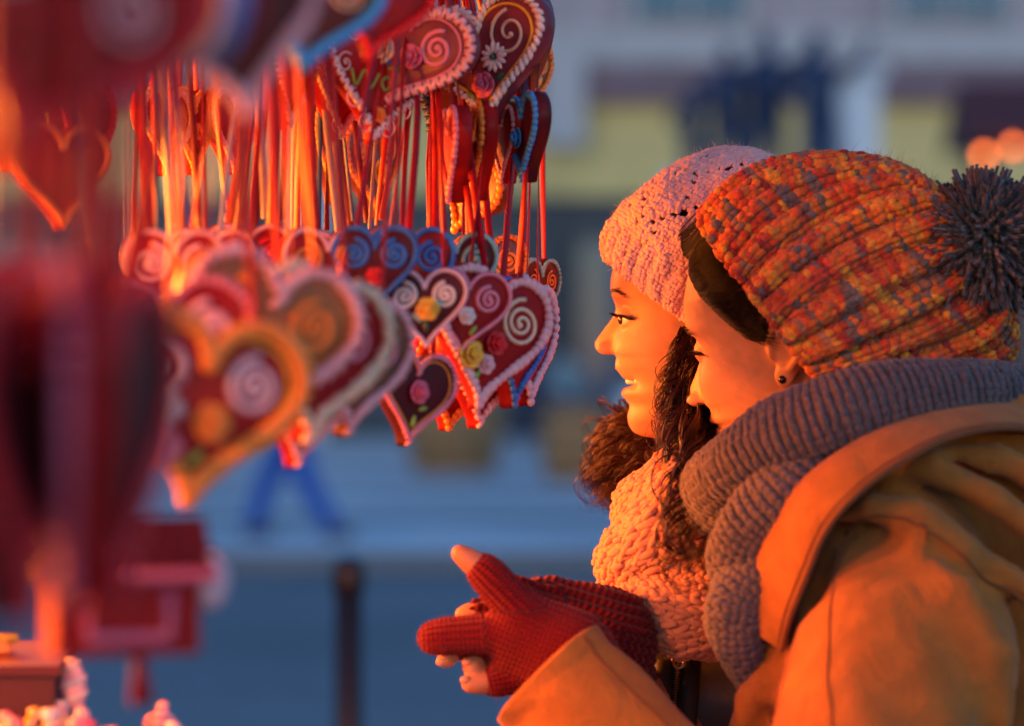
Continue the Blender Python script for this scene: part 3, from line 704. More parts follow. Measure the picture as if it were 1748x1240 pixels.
heart(400, 50, 1.62, .095, 20, -10, S_(base='dark', bc='palepink', bk='beads', bn=40, bs=1.2, fl=[(-.1, 0, .14, 'palepink', 'rose')], ), 'dark heart with a pale rose blurred beside the sky-blue edged heart', NEAR, railx=-.15)
heart(535, 15, 2.05, .09, 20, 10, S_(base='dark', bc='skyblue', bk='rope', bn=40, bs=2.6, sw='cream'), 'dark heart with sky-blue rope edge and cream swirls, softly blurred', NEAR, railx=-.14)
heart(648, 10, 2.30, .085, 30, 12, S_(base='red', bc='red', bk='shell', bn=40, bs=1.2), 'plain red heart with red shells hanging before the green writing heart', NEAR, railx=-.10)
# --- glowing ones deeper in the stall
for i, (x, y, d, a, st, lb) in enumerate([
    (20, 215, 2.75, 55, orbead, 'red heart with orange beads glowing by the lamp, deepest in the stall'),
    (85, 225, 2.55, 50, S_(orangesw, bc='yellow'), 'brown heart with yellow beads and orange swirls glowing in the stall'),
    (150, 225, 2.45, 70, S_(base='dark', bc='red', bk='beads', bn=44, bs=1.2), 'dark heart with red beads beside the glowing yellow-beaded heart'),
    (105, 300, 2.35, 40, S_(base='red', bc='orange', bk='rope', bn=44, bs=1.6), 'red heart with orange rope edge below the glowing yellow-beaded heart'),
    (285, 225, 2.85, 66, orbead | {'bc': 'cream'}, 'red heart edge-on with cream beads glowing behind the long ribbons'),
    (330, 225, 2.90, 70, orbead | {'bc': 'yellow'}, 'red heart edge-on with yellow beads glowing behind the long ribbons'),
    (400, 225, 2.95, 66, orbead | {'bc': 'palepink'}, 'red heart edge-on with pale pink beads glowing behind the long ribbons')]):
    heart(x, y, d, .085, a, 0, st, lb, 'glowing hearts deeper in the stall', railx=None)
# spare ribbons left hanging from sold hearts
g = np.random.default_rng(11)
rc = ['red', 'red', 'coral', 'dark', 'red', 'coral', 'grey', 'plum', 'blue']
for i in range(46):
    px = 225 + i*9.6 + g.uniform(-8, 8); d = 2.42 + .009*i + g.uniform(-.1, .1); y1 = g.uniform(370, 440)
    a = P(px, y1, d); rx = RAILS[np.argmin(np.abs(RAILS - a[0]))]; kc = rc[int(g.integers(0, len(rc)))]
    tp = np.array([rx, a[1] + g.uniform(-.05, .05), ZR])
    p = spline([a, a*.6 + tp*.4 + g.normal(0, .006, 3), a*.3 + tp*.7 + g.normal(0, .006, 3), tp], 16)
    v, q = strip(p, g.uniform(.0016, .0034), 0, g.uniform(-7, 7), g.uniform(0, 3))
    o = mk('satin_ribbon', v - tp, q, M['rib_' + kc], None); o.location = tp
    tag(o, {'red': 'long red satin ribbon hanging loose from a rail', 'coral': 'long coral satin ribbon hanging loose from a rail', 'dark': 'long dark red satin ribbon hanging loose from a rail', 'grey': 'long silver-grey satin ribbon hanging loose from a rail', 'plum': 'long plum satin ribbon hanging loose from a rail', 'blue': 'long blue satin ribbon hanging loose from a rail'}[kc], 'ribbon', f'loose {kc} ribbons on the rails')
# --- hanging red gingerbread house with white icing
def ghouse():
    c = P(205, 1015, 1.78); t = empty('gingerbread_house', c, (0, 0, R(18))); tag(t, 'small red gingerbread house with white icing roof hanging under the dark hearts', 'gingerbread house')
    s = .034
    b = MB(); b.box((-s*1.25, -s*.8, -s), (s*1.25, s*.8, s*.5)); b.out('wall', M['ginger_red'], t, False)
    b = MB(); b.add([(-1.5*s,-1.0*s,.42*s),(1.5*s,-1.0*s,.42*s),(1.5*s,0,1.35*s),(-1.5*s,0,1.35*s),(-1.5*s,1.0*s,.42*s),(1.5*s,1.0*s,.42*s),(-1.5*s,-1.0*s,.30*s),(1.5*s,-1.0*s,.30*s),(-1.5*s,1.0*s,.30*s),(1.5*s,1.0*s,.30*s)], [(0,1,2,3),(3,2,5,4),(0,6,7,1),(4,5,9,8),(6,8,9,7)], [(0,3,4),(0,4,8),(0,8,6),(1,5,2),(1,7,9),(1,9,5)]); b.out('roof', M['ginger_dark'], t, False)
    b = MB()
    for i in range(15): b.ell((-1.45*s + i*.207*s, -1.0*s, .36*s), (.12*s, .1*s, .13*s), 8, 6)
    b.out('icing_snow', M['ice_rose'], t)
    b = MB(); b.tube([(-.7*s, -.84*s, .1*s), (-.7*s, -.84*s, -.7*s), (.7*s, -.84*s, -.7*s), (.7*s, -.84*s, .1*s)], .12*s, 7); b.out('icing_window', M['ice_rose'], t)
    b = MB(); b.ell((1.5*s, -.6*s, .25*s), (.32*s, .3*s, .5*s), 9, 7); b.out('sugar_bow', M['ice_lilac'], t)
    top = np.array([RAILS[2], 1.78, ZR]); 
    Mi = np.array((Matrix.Translation(c) @ Euler((0, 0, R(18))).to_matrix().to_4x4()).inverted())
    v, q = strip(spline([c + (0, 0, s*1.3), (c + top)/2, top], 12), .006, 0, 1, .4); mk('ribbon', v @ Mi[:3, :3].T + Mi[:3, 3], q, M['rib_grey'], t)
    b = MB(); b.tube([(.3*s, -.2*s, -s), (.34*s, -.2*s, -1.9*s)], [.1*s, .22*s], 7); b.out('tassel', M['rib_red'], t)
ghouse()
# --- counter with goods, lower left
def counter():
    t = empty('display_table', (-.60, 2.15, 0)); tag(t, 'dark timber display table under the hanging hearts', 'table')
    zt = 1.243
    for i in range(5):
        b = MB(); b.box((-.32 + i*.128, -.32, zt - .03), (-.32 + i*.128 + .124, .32, zt)); b.out('plank', M['timber'], t, False)
    for x in (-.27, .27):
        for y in (-.28, .28): b = MB(); b.box((x-.03, y-.03, 0), (x+.03, y+.03, zt - .031)); b.out('leg', M['timber'], t, False)
    def put(name, label, cat, px, py, d, group=None):
        e = empty(name, P(px, py, d)); tag(e, label, cat, group); return e
    zz = lambda e: e.location
    # dark red box
    e = empty('gift_box', P(15, 1190, 2.45)); e.location.z = zt; tag(e, 'dark red cardboard box with tilted lid on the display table', 'box')
    b = MB(); b.box((-.055, -.05, 0), (.045, .05, .055)); b.out('box_body', mat('box_card', (.07, .004, .008), .5, .2, 20.), e, False)
    b = MB(); b.add([(-.06,-.055,.056),(.05,-.055,.056),(.05,.055,.066),(-.06,.055,.066),(-.06,-.055,.064),(.05,-.055,.064),(.05,.055,.074),(-.06,.055,.074)], [(0,3,2,1),(4,5,6,7),(0,1,5,4),(1,2,6,5),(2,3,7,6),(3,0,4,7)]); b.out('lid', mat('box_lid', (.09, .005, .01), .45, .2, 20.), e, False)
    # cone sweets
    def lolly(px, d, col, ang, l, label):
        e = empty('sugar_lolly', P(px, 1200, d)); e.location.z = zt - .001; e.rotation_euler = (0, R(ang), 0); tag(e, label, 'lollipop', 'lollies on the display table')
        b = MB(); b.tube([(0,0,0), (0,0,l*.5)], .002, 6); b.out('stick', M['ice_white'], e)
        b = MB(); b.ell((0, 0, l*.72), (l*.16, l*.10, l*.34), 12, 9); b.out('candy', M['ice_' + col], e)
        b = MB(); a = np.linspace(0, 6*math.pi, 50); zq = np.linspace(l*.42, l*1.0, 50); rr = np.sqrt(np.clip(1 - ((zq - l*.72)/(l*.34))**2, 0, 1)); b.tube(np.stack([l*.165*rr*np.cos(a), l*.105*rr*np.sin(a), zq], 1), l*.022, 5); b.out('candy_stripe', M['ice_white' if col != 'white' else 'red'], e)
    lolly(136, 2.42, 'palepink', -6, .066, 'pale pink striped lolly standing beside the dark red box')
    lolly(262, 2.40, 'pink', 14, .036, 'short pink striped lolly at the end of the table')
    # orange sweet packet
    e = empty('sweet_packet', P(-15, 1110, 2.46)); e.location.z = zt - .002; tag(e, 'small orange sweet packet behind the dark red box', 'packet')
    v, q = sdf_mesh(lambda X, Y, Z: smax(esdf(X, Y, Z, (0, 0, .055), (.03, .012, .062)), np.abs(Z - .055) - .054, .004), (-.04, -.02, -.005), (.04, .02, .12), .003); mk('packet_body', v*.78, q, M['ice_orange'], e)
    b = MB(); b.tube([(-.022, 0, .082), (.022, 0, .082)], .004, 6); b.out('packet_seal', M['ice_yellow'], e)
    # candy pile: every sweet a thing
    g = np.random.default_rng(4); cc = ['palepink', 'pink', 'yellow', 'white', 'orange', 'palepink', 'green', 'rose']
    nm = {'palepink': 'pale pink', 'pink': 'bright pink', 'yellow': 'yellow', 'white': 'white', 'orange': 'orange', 'green': 'green', 'rose': 'dark rose'}
    for i in range(70):
        px = g.uniform(-20, 300); d = 2.24 + .2*(i % 7)/7; lay = i % 3
        if px > 180 and lay == 2: continue
        p = P(px, 1200, d); r = g.uniform(.0055, .0085); cn = cc[int(g.integers(0, 8))]
        e = empty('sugar_sweet', (p[0], d, zt + r*.85 + lay*.011)); tag(e, f'small {nm[cn]} sugar sweet heaped on the display table', 'sweet', f'{nm[cn]} sweets on the table')
        e.rotation_euler = g.uniform(-1, 1, 3)
        b = MB(); b.ell((0, 0, 0), (r, r, r*.85), 9, 7); b.out('sugar_ball', M['ice_' + cn], e)
        b = MB(); a = np.linspace(0, 2*math.pi, 13); b.tube(np.stack([r*1.0*np.cos(a), r*1.0*np.sin(a), 0*a], 1), r*.16, 5, False); b.out('sugar_band', M['ice_white'], e)
counter()
# ================================================================== PEOPLE
M['skin'] = mat('skin', (.62, .36, .25), .52, .16, 70., .22, 420., sss=.16, vcol=True, dist=.0008, spec=.35)
M['lash'] = mat('lash', (.008, .005, .004), .5)
M['hair_brown'] = mat('brown_hair', (.046, .010, .005), .42, .5, 40., spec=.45)
M['hair_dark'] = mat('dark_hair', (.005, .003, .0025), .55, .4, 60., spec=.15)
M['tooth'] = mat('tooth', (.78, .70, .60), .25, sss=.1)
M['eyeball'] = mat('eye_white', (.7, .66, .62), .15)
M['iris'] = mat('eye_iris', (.03, .015, .01), .1)
M['stud'] = mat('black_stud', (.006, .006, .007), .15)
M['nail'] = mat('fingernail', (.52, .22, .13), .4, sss=.1)
WH = lambda z: np.interp(z, [-.13, -.118, -.112, -.10, -.08, -.06, -.04, -.02, 0, .02, .05, .075, .095, .108, .118], [.004, .018, .026, .040, .053, .0605, .066, .0695, .072, .0745, .074, .063, .045, .026, .002])
BBK = lambda z: np.interp(z, [-.13, -.11, -.09, -.06, -.03, 0, .03, .06, .085, .105, .118], [.004, .012, .022, .045, .078, .094, .098, .090, .070, .040, .002])
def smooth_prof(pts, n=400):
    p = np.array(pts, float); p = p[np.argsort(p[:, 1])]
    s = spline(p, n); o = np.argsort(s[:, 1]); return s[o, 1], s[o, 0]
PROF_B = [(.003, .118), (.045, .108), (.072, .090), (.088, .062), (.0945, .042), (.0965, .026), (.0925, .010), (.0975, -.004), (.1065, -.018), (.1155, -.029), (.1195, -.037), (.1165, -.0445), (.1005, -.0495), (.0985, -.058), (.1025, -.066), (.097, -.0715), (.1005, -.078), (.0925, -.087), (.094, -.098), (.0905, -.108), (.079, -.115), (.055, -.118), (.01, -.121), (.004, -.13)]
PROF_A = [(.003, .118), (.05, .108), (.076, .090), (.090, .066), (.0965, .0454), (.0975, .029), (.0925, .0115), (.0975, .0), (.1045, -.010), (.1110, -.0195), (.1132, -.0245), (.1100, -.0315), (.0925, -.0350), (.0925, -.0435), (.0928, -.048), (.0880, -.0545), (.0840, -.061), (.0840, -.067), (.0868, -.0745), (.0790, -.0845), (.0808, -.097), (.0785, -.107), (.0715, -.114), (.055, -.118), (.01, -.121), (.004, -.13)]
def head_mesh(prof, nas, sub, mouth, h=.00145, ear=True, smile=0., open_=0., nw=1.0, eyes=False):
    zt, xt = smooth_prof(prof)
    def field(X, Y, Z):
        z = Z; B = np.interp(z, zt, xt)
        # bare face line without the nose
        zb = np.array([sub[1], nas[1]]); t = np.clip((z - sub[1]) / (nas[1] - sub[1]), 0, 1)
        base = sub[0] + (nas[0] - sub[0]) * t
        inn = (z > sub[1] - .004) & (z < nas[1] + .001)
        Nn = np.where(inn, np.maximum(B - base, 0), 0); B0 = B - Nn
        tn = np.clip((nas[1] - z) / (nas[1] - sub[1]), 0, 1)
        wn = (.0075 + .0075 * tn**1.6) * nw
        y = np.abs(Y)
        D = Nn * np.exp(-(y / wn)**2.4)
        # eye sockets and brow
        D = D - .0095 * np.exp(-((y - .031) / .017)**2 - ((z - .002) / .0115)**2) - .004 * np.exp(-((y - .014) / .007)**2 - ((z - .004) / .010)**2)
        D = D + .0022 * np.exp(-((y - .032) / .02)**2 - ((z - .023) / .006)**2)
        # cheeks, smile folds, lips falling back to the corners
        D = D + (.0035 + .0055 * smile) * np.exp(-((y - .040) / .018)**2 - ((z + .030) / .016)**2)
        D = D - (.0012 + .003 * smile) * np.exp(-((y - (.020 + .45 * np.maximum(sub[1] - z, 0))) / .0045)**2 - ((z - (mouth + .013)) / .014)**2)
        D = D - .0035 * np.exp(-((y - (.025 + .006 * smile)) / .007)**2 - ((z - mouth - .003 * smile) / .006)**2)
        D = D - .0022 * np.exp(-((z - mouth + .0) / .0022)**2) * np.exp(-(y / (.024 + .006 * smile))**4)
        D = D - .002 * np.exp(-((y - .028) / .012)**2 - ((z - mouth + .022) / .012)**2)
        fr = np.clip((X - .02) / .04, 0, 1); fr = fr * fr * (3 - 2 * fr)
        xs = X - D * fr
        Bx = np.where(X > 0, B0, BBK(z)); p = np.where(X > 0, 2.35, 2.1)
        Wz = WH(z); Bx = np.maximum(Bx, 1e-3)
        G = ((np.abs(xs) / Bx)**p + (y / Wz)**p)**(1 / p) - 1
        f = G * np.minimum(Bx, Wz) * 1.0
        f = np.maximum(f, np.abs(z - .0) - .125)
        # nostril wings
        for s in (-1, 1):
            f = smin(f, esdf(X, Y, Z, (sub[0] + .0085, s * .0115 * nw, sub[1] + .0065), (.0105, .0055, .0068)), .004)
            f = smax(f, -esdf(X, Y, Z, (sub[0] + .0105, s * .0062 * nw, sub[1] - .0005), (.006, .0030, .0034)), .002)
            # lids over the eyeball
            f = smin(f, np.sqrt((X - (nas[0] - .0170))**2 + (Y - s * .0315)**2 + (Z - .0005)**2) - .0138, .003)
        if eyes:
            for s in (-1, 1): f = smax(f, -esdf(X, Y, Z, (nas[0] - .0170 + .0085, s * .0345, -.0008), (.0105, .0125, .0036)), .0012)
        if open_:
            f = smax(f, -esdf(X, Y, Z, (sub[0] - .012, 0, mouth), (.020, .0275, .0052 * open_)), .002)
        # jaw corner, neck
        f = smin(f, cap(X, Y, Z, (-.012, 0, -.06), (-.045, 0, -.22), .050, .054), .022)
        if ear:
            for s in (-1, 1):
                ex, ey = -.012, s * .069
                f = smin(f, esdf(X, Y, Z, (ex - .006, ey + s * .004, -.012), (.016, .0045, .026)), .006)
                a = np.linspace(-.9, 3.9, 12)
                hx = [(ex - .006 - .0165 * math.sin(t_) * (1 if t_ < 3.2 else .6), ey + s * (.009 + .003 * math.sin(t_)), -.006 + .0225 * math.cos(t_ - .25) - .004) for t_ in a[::-1]]
                f = smin(f, chain(X, Y, Z, hx, [.0034] * 12, .002), .0025)
                f = smin(f, esdf(X, Y, Z, (ex + .0035, ey + s * .0065, -.0385), (.0085, .0045, .0095)), .004)
                f = smin(f, esdf(X, Y, Z, (ex + .009, ey + s * .005, -.014), (.004, .0045, .006)), .003)
                f = smax(f, -esdf(X, Y, Z, (ex + .0005, ey + s * .0105, -.015), (.0065, .006, .010)), .003)
        return f
    V, Q = sdf_mesh(field, (-.115, -.092, -.24), (.13, .092, .125), h, 2)
    # own colours of the skin: lips, cheeks, nose tip
    x, y, z = V.T; yy = np.abs(y)
    c = np.tile(np.array([.56, .27, .14]), (len(V), 1))
    lipm = np.exp(-((z - mouth) / .0085)**4) * np.exp(-(yy / (.0245 + .006 * smile))**6) * np.clip((x - (sub[0] - .030)) / .006, 0, 1)
    lipm *= np.where(z > mouth, np.clip(1 - (z - mouth - .0075) / .003, 0, 1), np.clip(1 - (mouth - z - .010) / .003, 0, 1))
    c = c * (1 - .8 * lipm[:, None]) + .8 * lipm[:, None] * np.array([.50, .13, .11])
    ch = np.exp(-((yy - .045) / .02)**2 - ((z + .028) / .02)**2) * (x > .02)
    c = c * (1 - .3 * ch[:, None]) + .3 * ch[:, None] * np.array([.66, .26, .19])
    n3 = np.sin(x*310 + 2*np.sin(z*190))*np.sin(y*270 + z*230) + .6*np.sin(x*700 - z*610)*np.sin(y*650 + z*400)
    c = c*(1 + .05*n3[:, None]) * np.array([1, 1, 1]) + np.array([.02, -.008, -.008])*n3[:, None]
    return V, Q, np.clip(c, 0, 1)
def skull(x, y, z, prof, nas, sub, e=.004):
    zt, xt = smooth_prof(prof); B = np.interp(z, zt, xt); t = np.clip((z - sub[1]) / (nas[1] - sub[1]), 0, 1)
    base = sub[0] + (nas[0] - sub[0]) * t; B = np.where((z < nas[1]), np.minimum(B, base), B)
    Bx = np.where(x > 0, np.maximum(B, 1e-3), BBK(z)) + e; Wz = WH(z) + e; p = np.where(x > 0, 2.35, 2.1)
    f = (((np.abs(x) / Bx)**p + (np.abs(y) / Wz)**p)**(1 / p) - 1) * np.minimum(Bx, Wz)
    return np.maximum(f, np.abs(z) - .117 - e)
def rot_head(yaw, pitch, roll):
    """local x = face direction; yaw turns away from the camera, pitch down, roll = near ear down"""
    B0 = np.array([[-1, 0, 0], [0, -1, 0], [0, 0, 1.]])
    Rp = np.array(Matrix.Rotation(R(pitch), 3, 'Y')); Rr = np.array(Matrix.Rotation(R(-roll), 3, 'X'))
    Ry = np.array(Matrix.Rotation(R(-yaw), 3, 'Z'))
    return Ry @ B0 @ Rr @ Rp
def surf_x(V, y, z, r=.0035):
    m = (np.abs(V[:, 1] - y) < r) & (np.abs(V[:, 2] - z) < r) & (V[:, 0] > 0)
    return V[m, 0].max() if m.any() else .08
def brow_lash(V, T, parent, eye, hairmat, **kw):
    for sd in (1, -1): brow_lash1(V, T, parent, eye, hairmat, (sd,), **kw)
def brow_lash1(V, T, parent, eye, hairmat, side, browz=.0235, lashdown=.35, seed=5, lidz=-.0012):
    g = np.random.default_rng(seed); cs = []
    for s in side:
        for i in range(110):
            t = g.uniform(0, 1); y = s * (.013 + .036 * t); z = browz + .0045 * math.sin(t * 2.2) - .007 * t**3 + g.normal(0, .0011)
            x = surf_x(V, y, z) - .0004; d = np.array([-.003 - .004 * t, s * .0062, .0012 - .003 * t])
            cs.append([np.array([x, y, z]) + d * q + np.array([.0012 * math.sin(q * 3), 0, 0]) for q in (0, .35, .7, 1)])
    v, q = strands(np.array(cs), .00026); v = v @ T[:3, :3].T + T[:3, 3]; mk('eyebrow', v, q, hairmat, parent)
    cs = []; b = MB()
    for s in side:
        lid = lambda t: (R(-38 + 132 * t), lidz + (.0036 if lidz > 0 else -.0030) * math.sin(t * 3.1) - .0022 * t)
        for i in range(84):
            t = i / 83; a, dz = lid(t); rr = math.sqrt(.0142**2 - dz**2)
            bs_ = np.array([eye[0] + rr * math.cos(a), s * (eye[1] + rr * math.sin(a)), eye[2] + dz])
            l = (.0065 + .0045 * t) * g.uniform(.75, 1.15); o = np.array([math.cos(a) * .85, s * math.sin(a) * .85, -lashdown - .1 * t]); o /= np.linalg.norm(o)
            cs.append([bs_ + o * l * q + np.array([0, 0, .0032 * q * q]) for q in (0, .35, .7, 1)])
        for k in ((0, 1) if lidz < 0 else (0,)):
            line = []
            for t in np.linspace(.02, .98, 14):
                a, dz = lid(t); dz -= .0016 * k; rr = math.sqrt(.0138**2 - dz**2)
                line.append((eye[0] + rr * math.cos(a), s * (eye[1] + rr * math.sin(a)), eye[2] + dz))
            b.tube(line, np.array([.0004] + [.0013] * 12 + [.0004]), 6)
    v, q = strands(np.array(cs), .00075); v = v @ T[:3, :3].T + T[:3, 3]; lo_ = mk('eyelashes', v, q, M['lash'], parent)
    b.out('lid_line', M['lash'], lo_, M=T)
def Tm(Rm, c): 
    T = np.eye(4); T[:3, :3] = Rm; T[:3, 3] = c; return T
def hat_surface(rings, tilt=(0, 0)):
    """rings: (v, topx, topy, botx, boty, D, depth radius m) -> surf(u,v); u=0 at the 'top' point, u=.25 faces the camera"""
    rg = np.array(rings, float)
    def surf(u, v):
        vv = np.clip(v, 0, 1); k = np.stack([np.interp(vv, rgs_v, rgs[:, i]) for i in range(6)], -1)
        T = np.stack([(k[..., 0] - 874) / FPX * k[..., 4], k[..., 4], CAMZ + (620 - k[..., 1]) / FPX * k[..., 4]], -1)
        Bm = np.stack([(k[..., 2] - 874) / FPX * k[..., 4], k[..., 4], CAMZ + (620 - k[..., 3]) / FPX * k[..., 4]], -1)
        C = (T + Bm) / 2; E = (T - Bm) / 2; a = 2 * math.pi * u
        w = (1 - vv)**2; ax = np.stack([tilt[0] * w, -np.ones_like(w), tilt[1] * w], -1)
        return C + E * np.cos(a)[..., None] + k[..., 5:6] * np.sin(a)[..., None] * ax
    dense = spline(rg, 240); o = np.argsort(dense[:, 0]); rgs_v = dense[o, 0]; rgs = dense[o, 1:]
    return surf
def tube_surface(pts, rads, flat=1.0, up=None, closed=False, ruck=0., seed=1):
    """soft roll of cloth along pts; u around, v along"""
    n = 260; p = spline(pts, n, closed) if not closed else np.concatenate([spline(pts, n - 1, True), spline(pts, n - 1, True)[:1]])
    r = np.interp(np.linspace(0, 1, n), np.linspace(0, 1, len(rads)), rads)
    T, N, B = frames(p, up)
    if closed:      # untwist
        ang = math.atan2(N[-1] @ B[0], N[-1] @ N[0]); a = -np.linspace(0, ang, n)
        N, B = N * np.cos(a)[:, None] + B * np.sin(a)[:, None], B * np.cos(a)[:, None] - N * np.sin(a)[:, None]
    g = np.random.default_rng(seed); ph = g.uniform(0, 6, 6)
    tt = np.linspace(0, 1, n)
    def surf(u, v):
        v = np.mod(v, 1.0) if closed else np.clip(v, 0, 1)
        I = lambda A: np.stack([np.interp(v, tt, A[:, i]) for i in range(3)], -1)
        c, nn, bb = I(p), I(N), I(B); a = 2 * math.pi * u; rr = np.interp(v, tt, r)
        rr = rr * (1 + ruck * (np.sin(2 * a + ph[0] + 9 * v) * .5 + np.sin(3 * a + ph[1] - 14 * v) * .35 + np.sin(a * 2 + 31 * v + ph[2]) * .25))
        return c + (rr * np.cos(a))[..., None] * nn + (flat * rr * np.sin(a))[..., None] * bb
    L = np.linalg.norm(np.diff(p, axis=0), axis=1).sum()
    return surf, L
def knit_part(name, surf, nu, nv, material, parent, flip, base_inset=True, **kw):
    v, q, t, c, (C, N, du) = knit(surf, nu, nv, flip=flip, **kw)
    pv, pq = grid_surf(surf, max(nu, 24), max(nv, 24))
    return v, q, t, c, C, N, pv, pq
# ------------------------------------------------------------------ woman with the pink hat (farther)
A = empty('person', (.40, 3.02, 0)); tag(A, 'smiling woman in pale pink lace-knit hat and chunky peach scarf, seen in profile', 'person', 'women at the heart stall')
RA = rot_head(4, 0, 0); cA = P(1042.5, 545.6, 2.97) + np.array([.0975, 0, 0]); TA = Tm(RA, cA)
HA = np.array([[0, 0, 0]])
va, qa, ca = head_mesh(PROF_A, (.0925, .0115), (.0925, -.0350), -.0635, smile=1., open_=.80, ear=True, eyes=True)
wa = va @ RA.T + cA
pA = np.array(A.location)
# body under the jacket, down to the ground, as one figure
def figure(X, Y, Z, neck, hip, fx, shoulders, hands, foot):
    f = cap(X, Y, Z, neck + np.array([0, 0, -.10]), hip, .115, .125)
    f = smin(f, cap(X, Y, Z, neck + (0, 0, .03), neck + np.array([.02, 0, -.12]), .052, .07), .04)
    for (s, el, wr), ft in zip(shoulders, foot):
        f = smin(f, chain(X, Y, Z, [neck + np.array([.02, 0, -.09]), s, el, wr], [.06, .052, .042, .03], .02), .04)
        kn = (hip + ft) / 2 + np.array([-.04, 0, .02])
        f = smin(f, chain(X, Y, Z, [hip + np.array([0, (ft[1] - hip[1]) * .8, -.02]), kn, ft + (0, 0, .06)], [.095, .06, .04], .03), .04)
        f = smin(f, cap(X, Y, Z, ft + (-.13, 0, .035), ft + (.03, 0, .04), .032, .038), .03)
    return f
neckA = cA + np.array([.045, 0, -.20]); hipA = np.array([.46, 3.06, .95])
shA = [(np.array([.20, 2.92, 1.30]), np.array([.26, 2.84, 1.06]), np.array([.12, 2.90, .95])), (np.array([.24, 3.22, 1.30]), np.array([.30, 3.30, 1.05]), np.array([.16, 3.22, .92]))]
ftA = [np.array([.44, 2.95, 0]), np.array([.50, 3.15, 0])]
vb, qb = sdf_mesh(lambda X, Y, Z: figure(X, Y, Z, neckA, hipA, 0, shA, None, ftA), (-.02, 2.7, 0.002), (.75, 3.45, 1.45), .016)
allv = np.concatenate([wa, vb]); allc = np.concatenate([ca, np.tile(np.array([[.56, .27, .14]]), (len(vb), 1))])
mk('body', allv - pA, np.concatenate([qa, qb + len(wa)]), M['skin'], A, col=allc)
TAl = TA.copy(); TAl[:3, 3] -= pA
brow_lash(va, TAl, A, (.0925 - .0170, .0315, .0005), M['hair_brown'], browz=.0255, lashdown=.02, lidz=.0002)
b = MB()
for s in (-1, 1):
    b = MB(); b.ell((.0757, s * .0315, .0003), (.0129,) * 3, 18, 12); eo = b.out('eyeball', M['eyeball'], A, M=TAl)
    b = MB(); b.ell((.0757 + .0092, s * .0345, -.0004), (.0046, .0062, .0062), 14, 10); b.out('iris', M['iris'], eo, M=TAl)
# teeth: two rows of small rounded crowns
for row, (zc, hh) in enumerate([(-.0612, .0032)]):
    for i in range(-5, 6):
        a = i * .0056; b = MB(); b.ell((.0800 - 12. * a * a, a, zc), (.0030, .00285, hh), 8, 6); b.out('tooth', M['tooth'], A, M=TAl)
# hat
M['pink_knit'] = mat('pink_wool', (.70, .45, .43), .85, .18, 90., .35, 600., sheen=.2)
M['pink_fuzz'] = mat('pink_wool_fibre', (.74, .52, .52), .8, sheen=.4)
ringsA = [(0, 1036, 447, 1305, 640, 2.97, .090), (.08, 1034, 425, 1325, 618, 2.97, .094), (.2, 1046, 388, 1362, 585, 2.97, .100), (.38, 1074, 340, 1405, 530, 2.97, .106), (.56, 1122, 298, 1425, 470, 2.97, .102), (.72, 1180, 269, 1425, 410, 2.97, .088), (.86, 1245, 255, 1405, 350, 2.97, .058), (.95, 1295, 258, 1375, 310, 2.97, .028), (1, 1335, 280, 1338, 284, 2.97, .002)]
hsA = hat_surface(ringsA, (.05, -.15))
NUA, NVA = 90, 50
def lace(I, J):
    c = I % 18; w = np.abs(c - 9)          # leaf columns of eyelets
    row = (J + (I // 18) * 5) % 15
    return (J > 11) & (J < 44) & (((w == 1 + row // 2) & (row % 2 == 1) & (row < 13)) | ((w == 2 + (14 - row) // 3) & (row % 4 == 2)))
def ribA(u, v):
    p = hsA(u, v); c = (hsA(u * 0, v) + hsA(u * 0 + .5, v)) / 2
    cc = np.abs(np.mod(u * NUA, 18) - 9.5)
    amp = .0026 * np.exp(-(cc / 1.1)**2) * (v > .22) + np.where(v < .22, .0022 * np.cos(2 * math.pi * u * NUA / 3), .0013 * np.cos(2 * math.pi * u * 12) * np.sin(v * 40))
    bump = .004 * np.sin(u * 2 * math.pi * 5 + 2) * np.sin(v * 9) 
    return p + unit(p - c) * (amp + bump)[..., None]
flipA = 1
v, q, t, c, st = knit(ribA, NUA, NVA, skip=lace, width=.36, over=1.7, thick=.32, lean=.30, jit=.07, flip=flipA, seed=2)
pv, pq = grid_surf(ribA, NUA, NVA, hole=lace)
o = mk('knitted_hat', np.concatenate([v, pv]) - pA, [np.concatenate([q, pq + len(v)]), t], M['pink_knit'], A); tag(o, 'pale pink lace-knit hat')
fv, fq = fuzz(st[0], st[1] * 1, 1800, .006, .00022, 3); mk('hat_fibres', fv - pA, fq, M['pink_fuzz'], o)
# hair cap beneath the hat
def shrink(surf, k):
    def f(u, v):
        p = surf(u, v); c = (surf(u * 0, v) + surf(u * 0 + .5, v)) / 2; return c + (p - c) * k
    return f
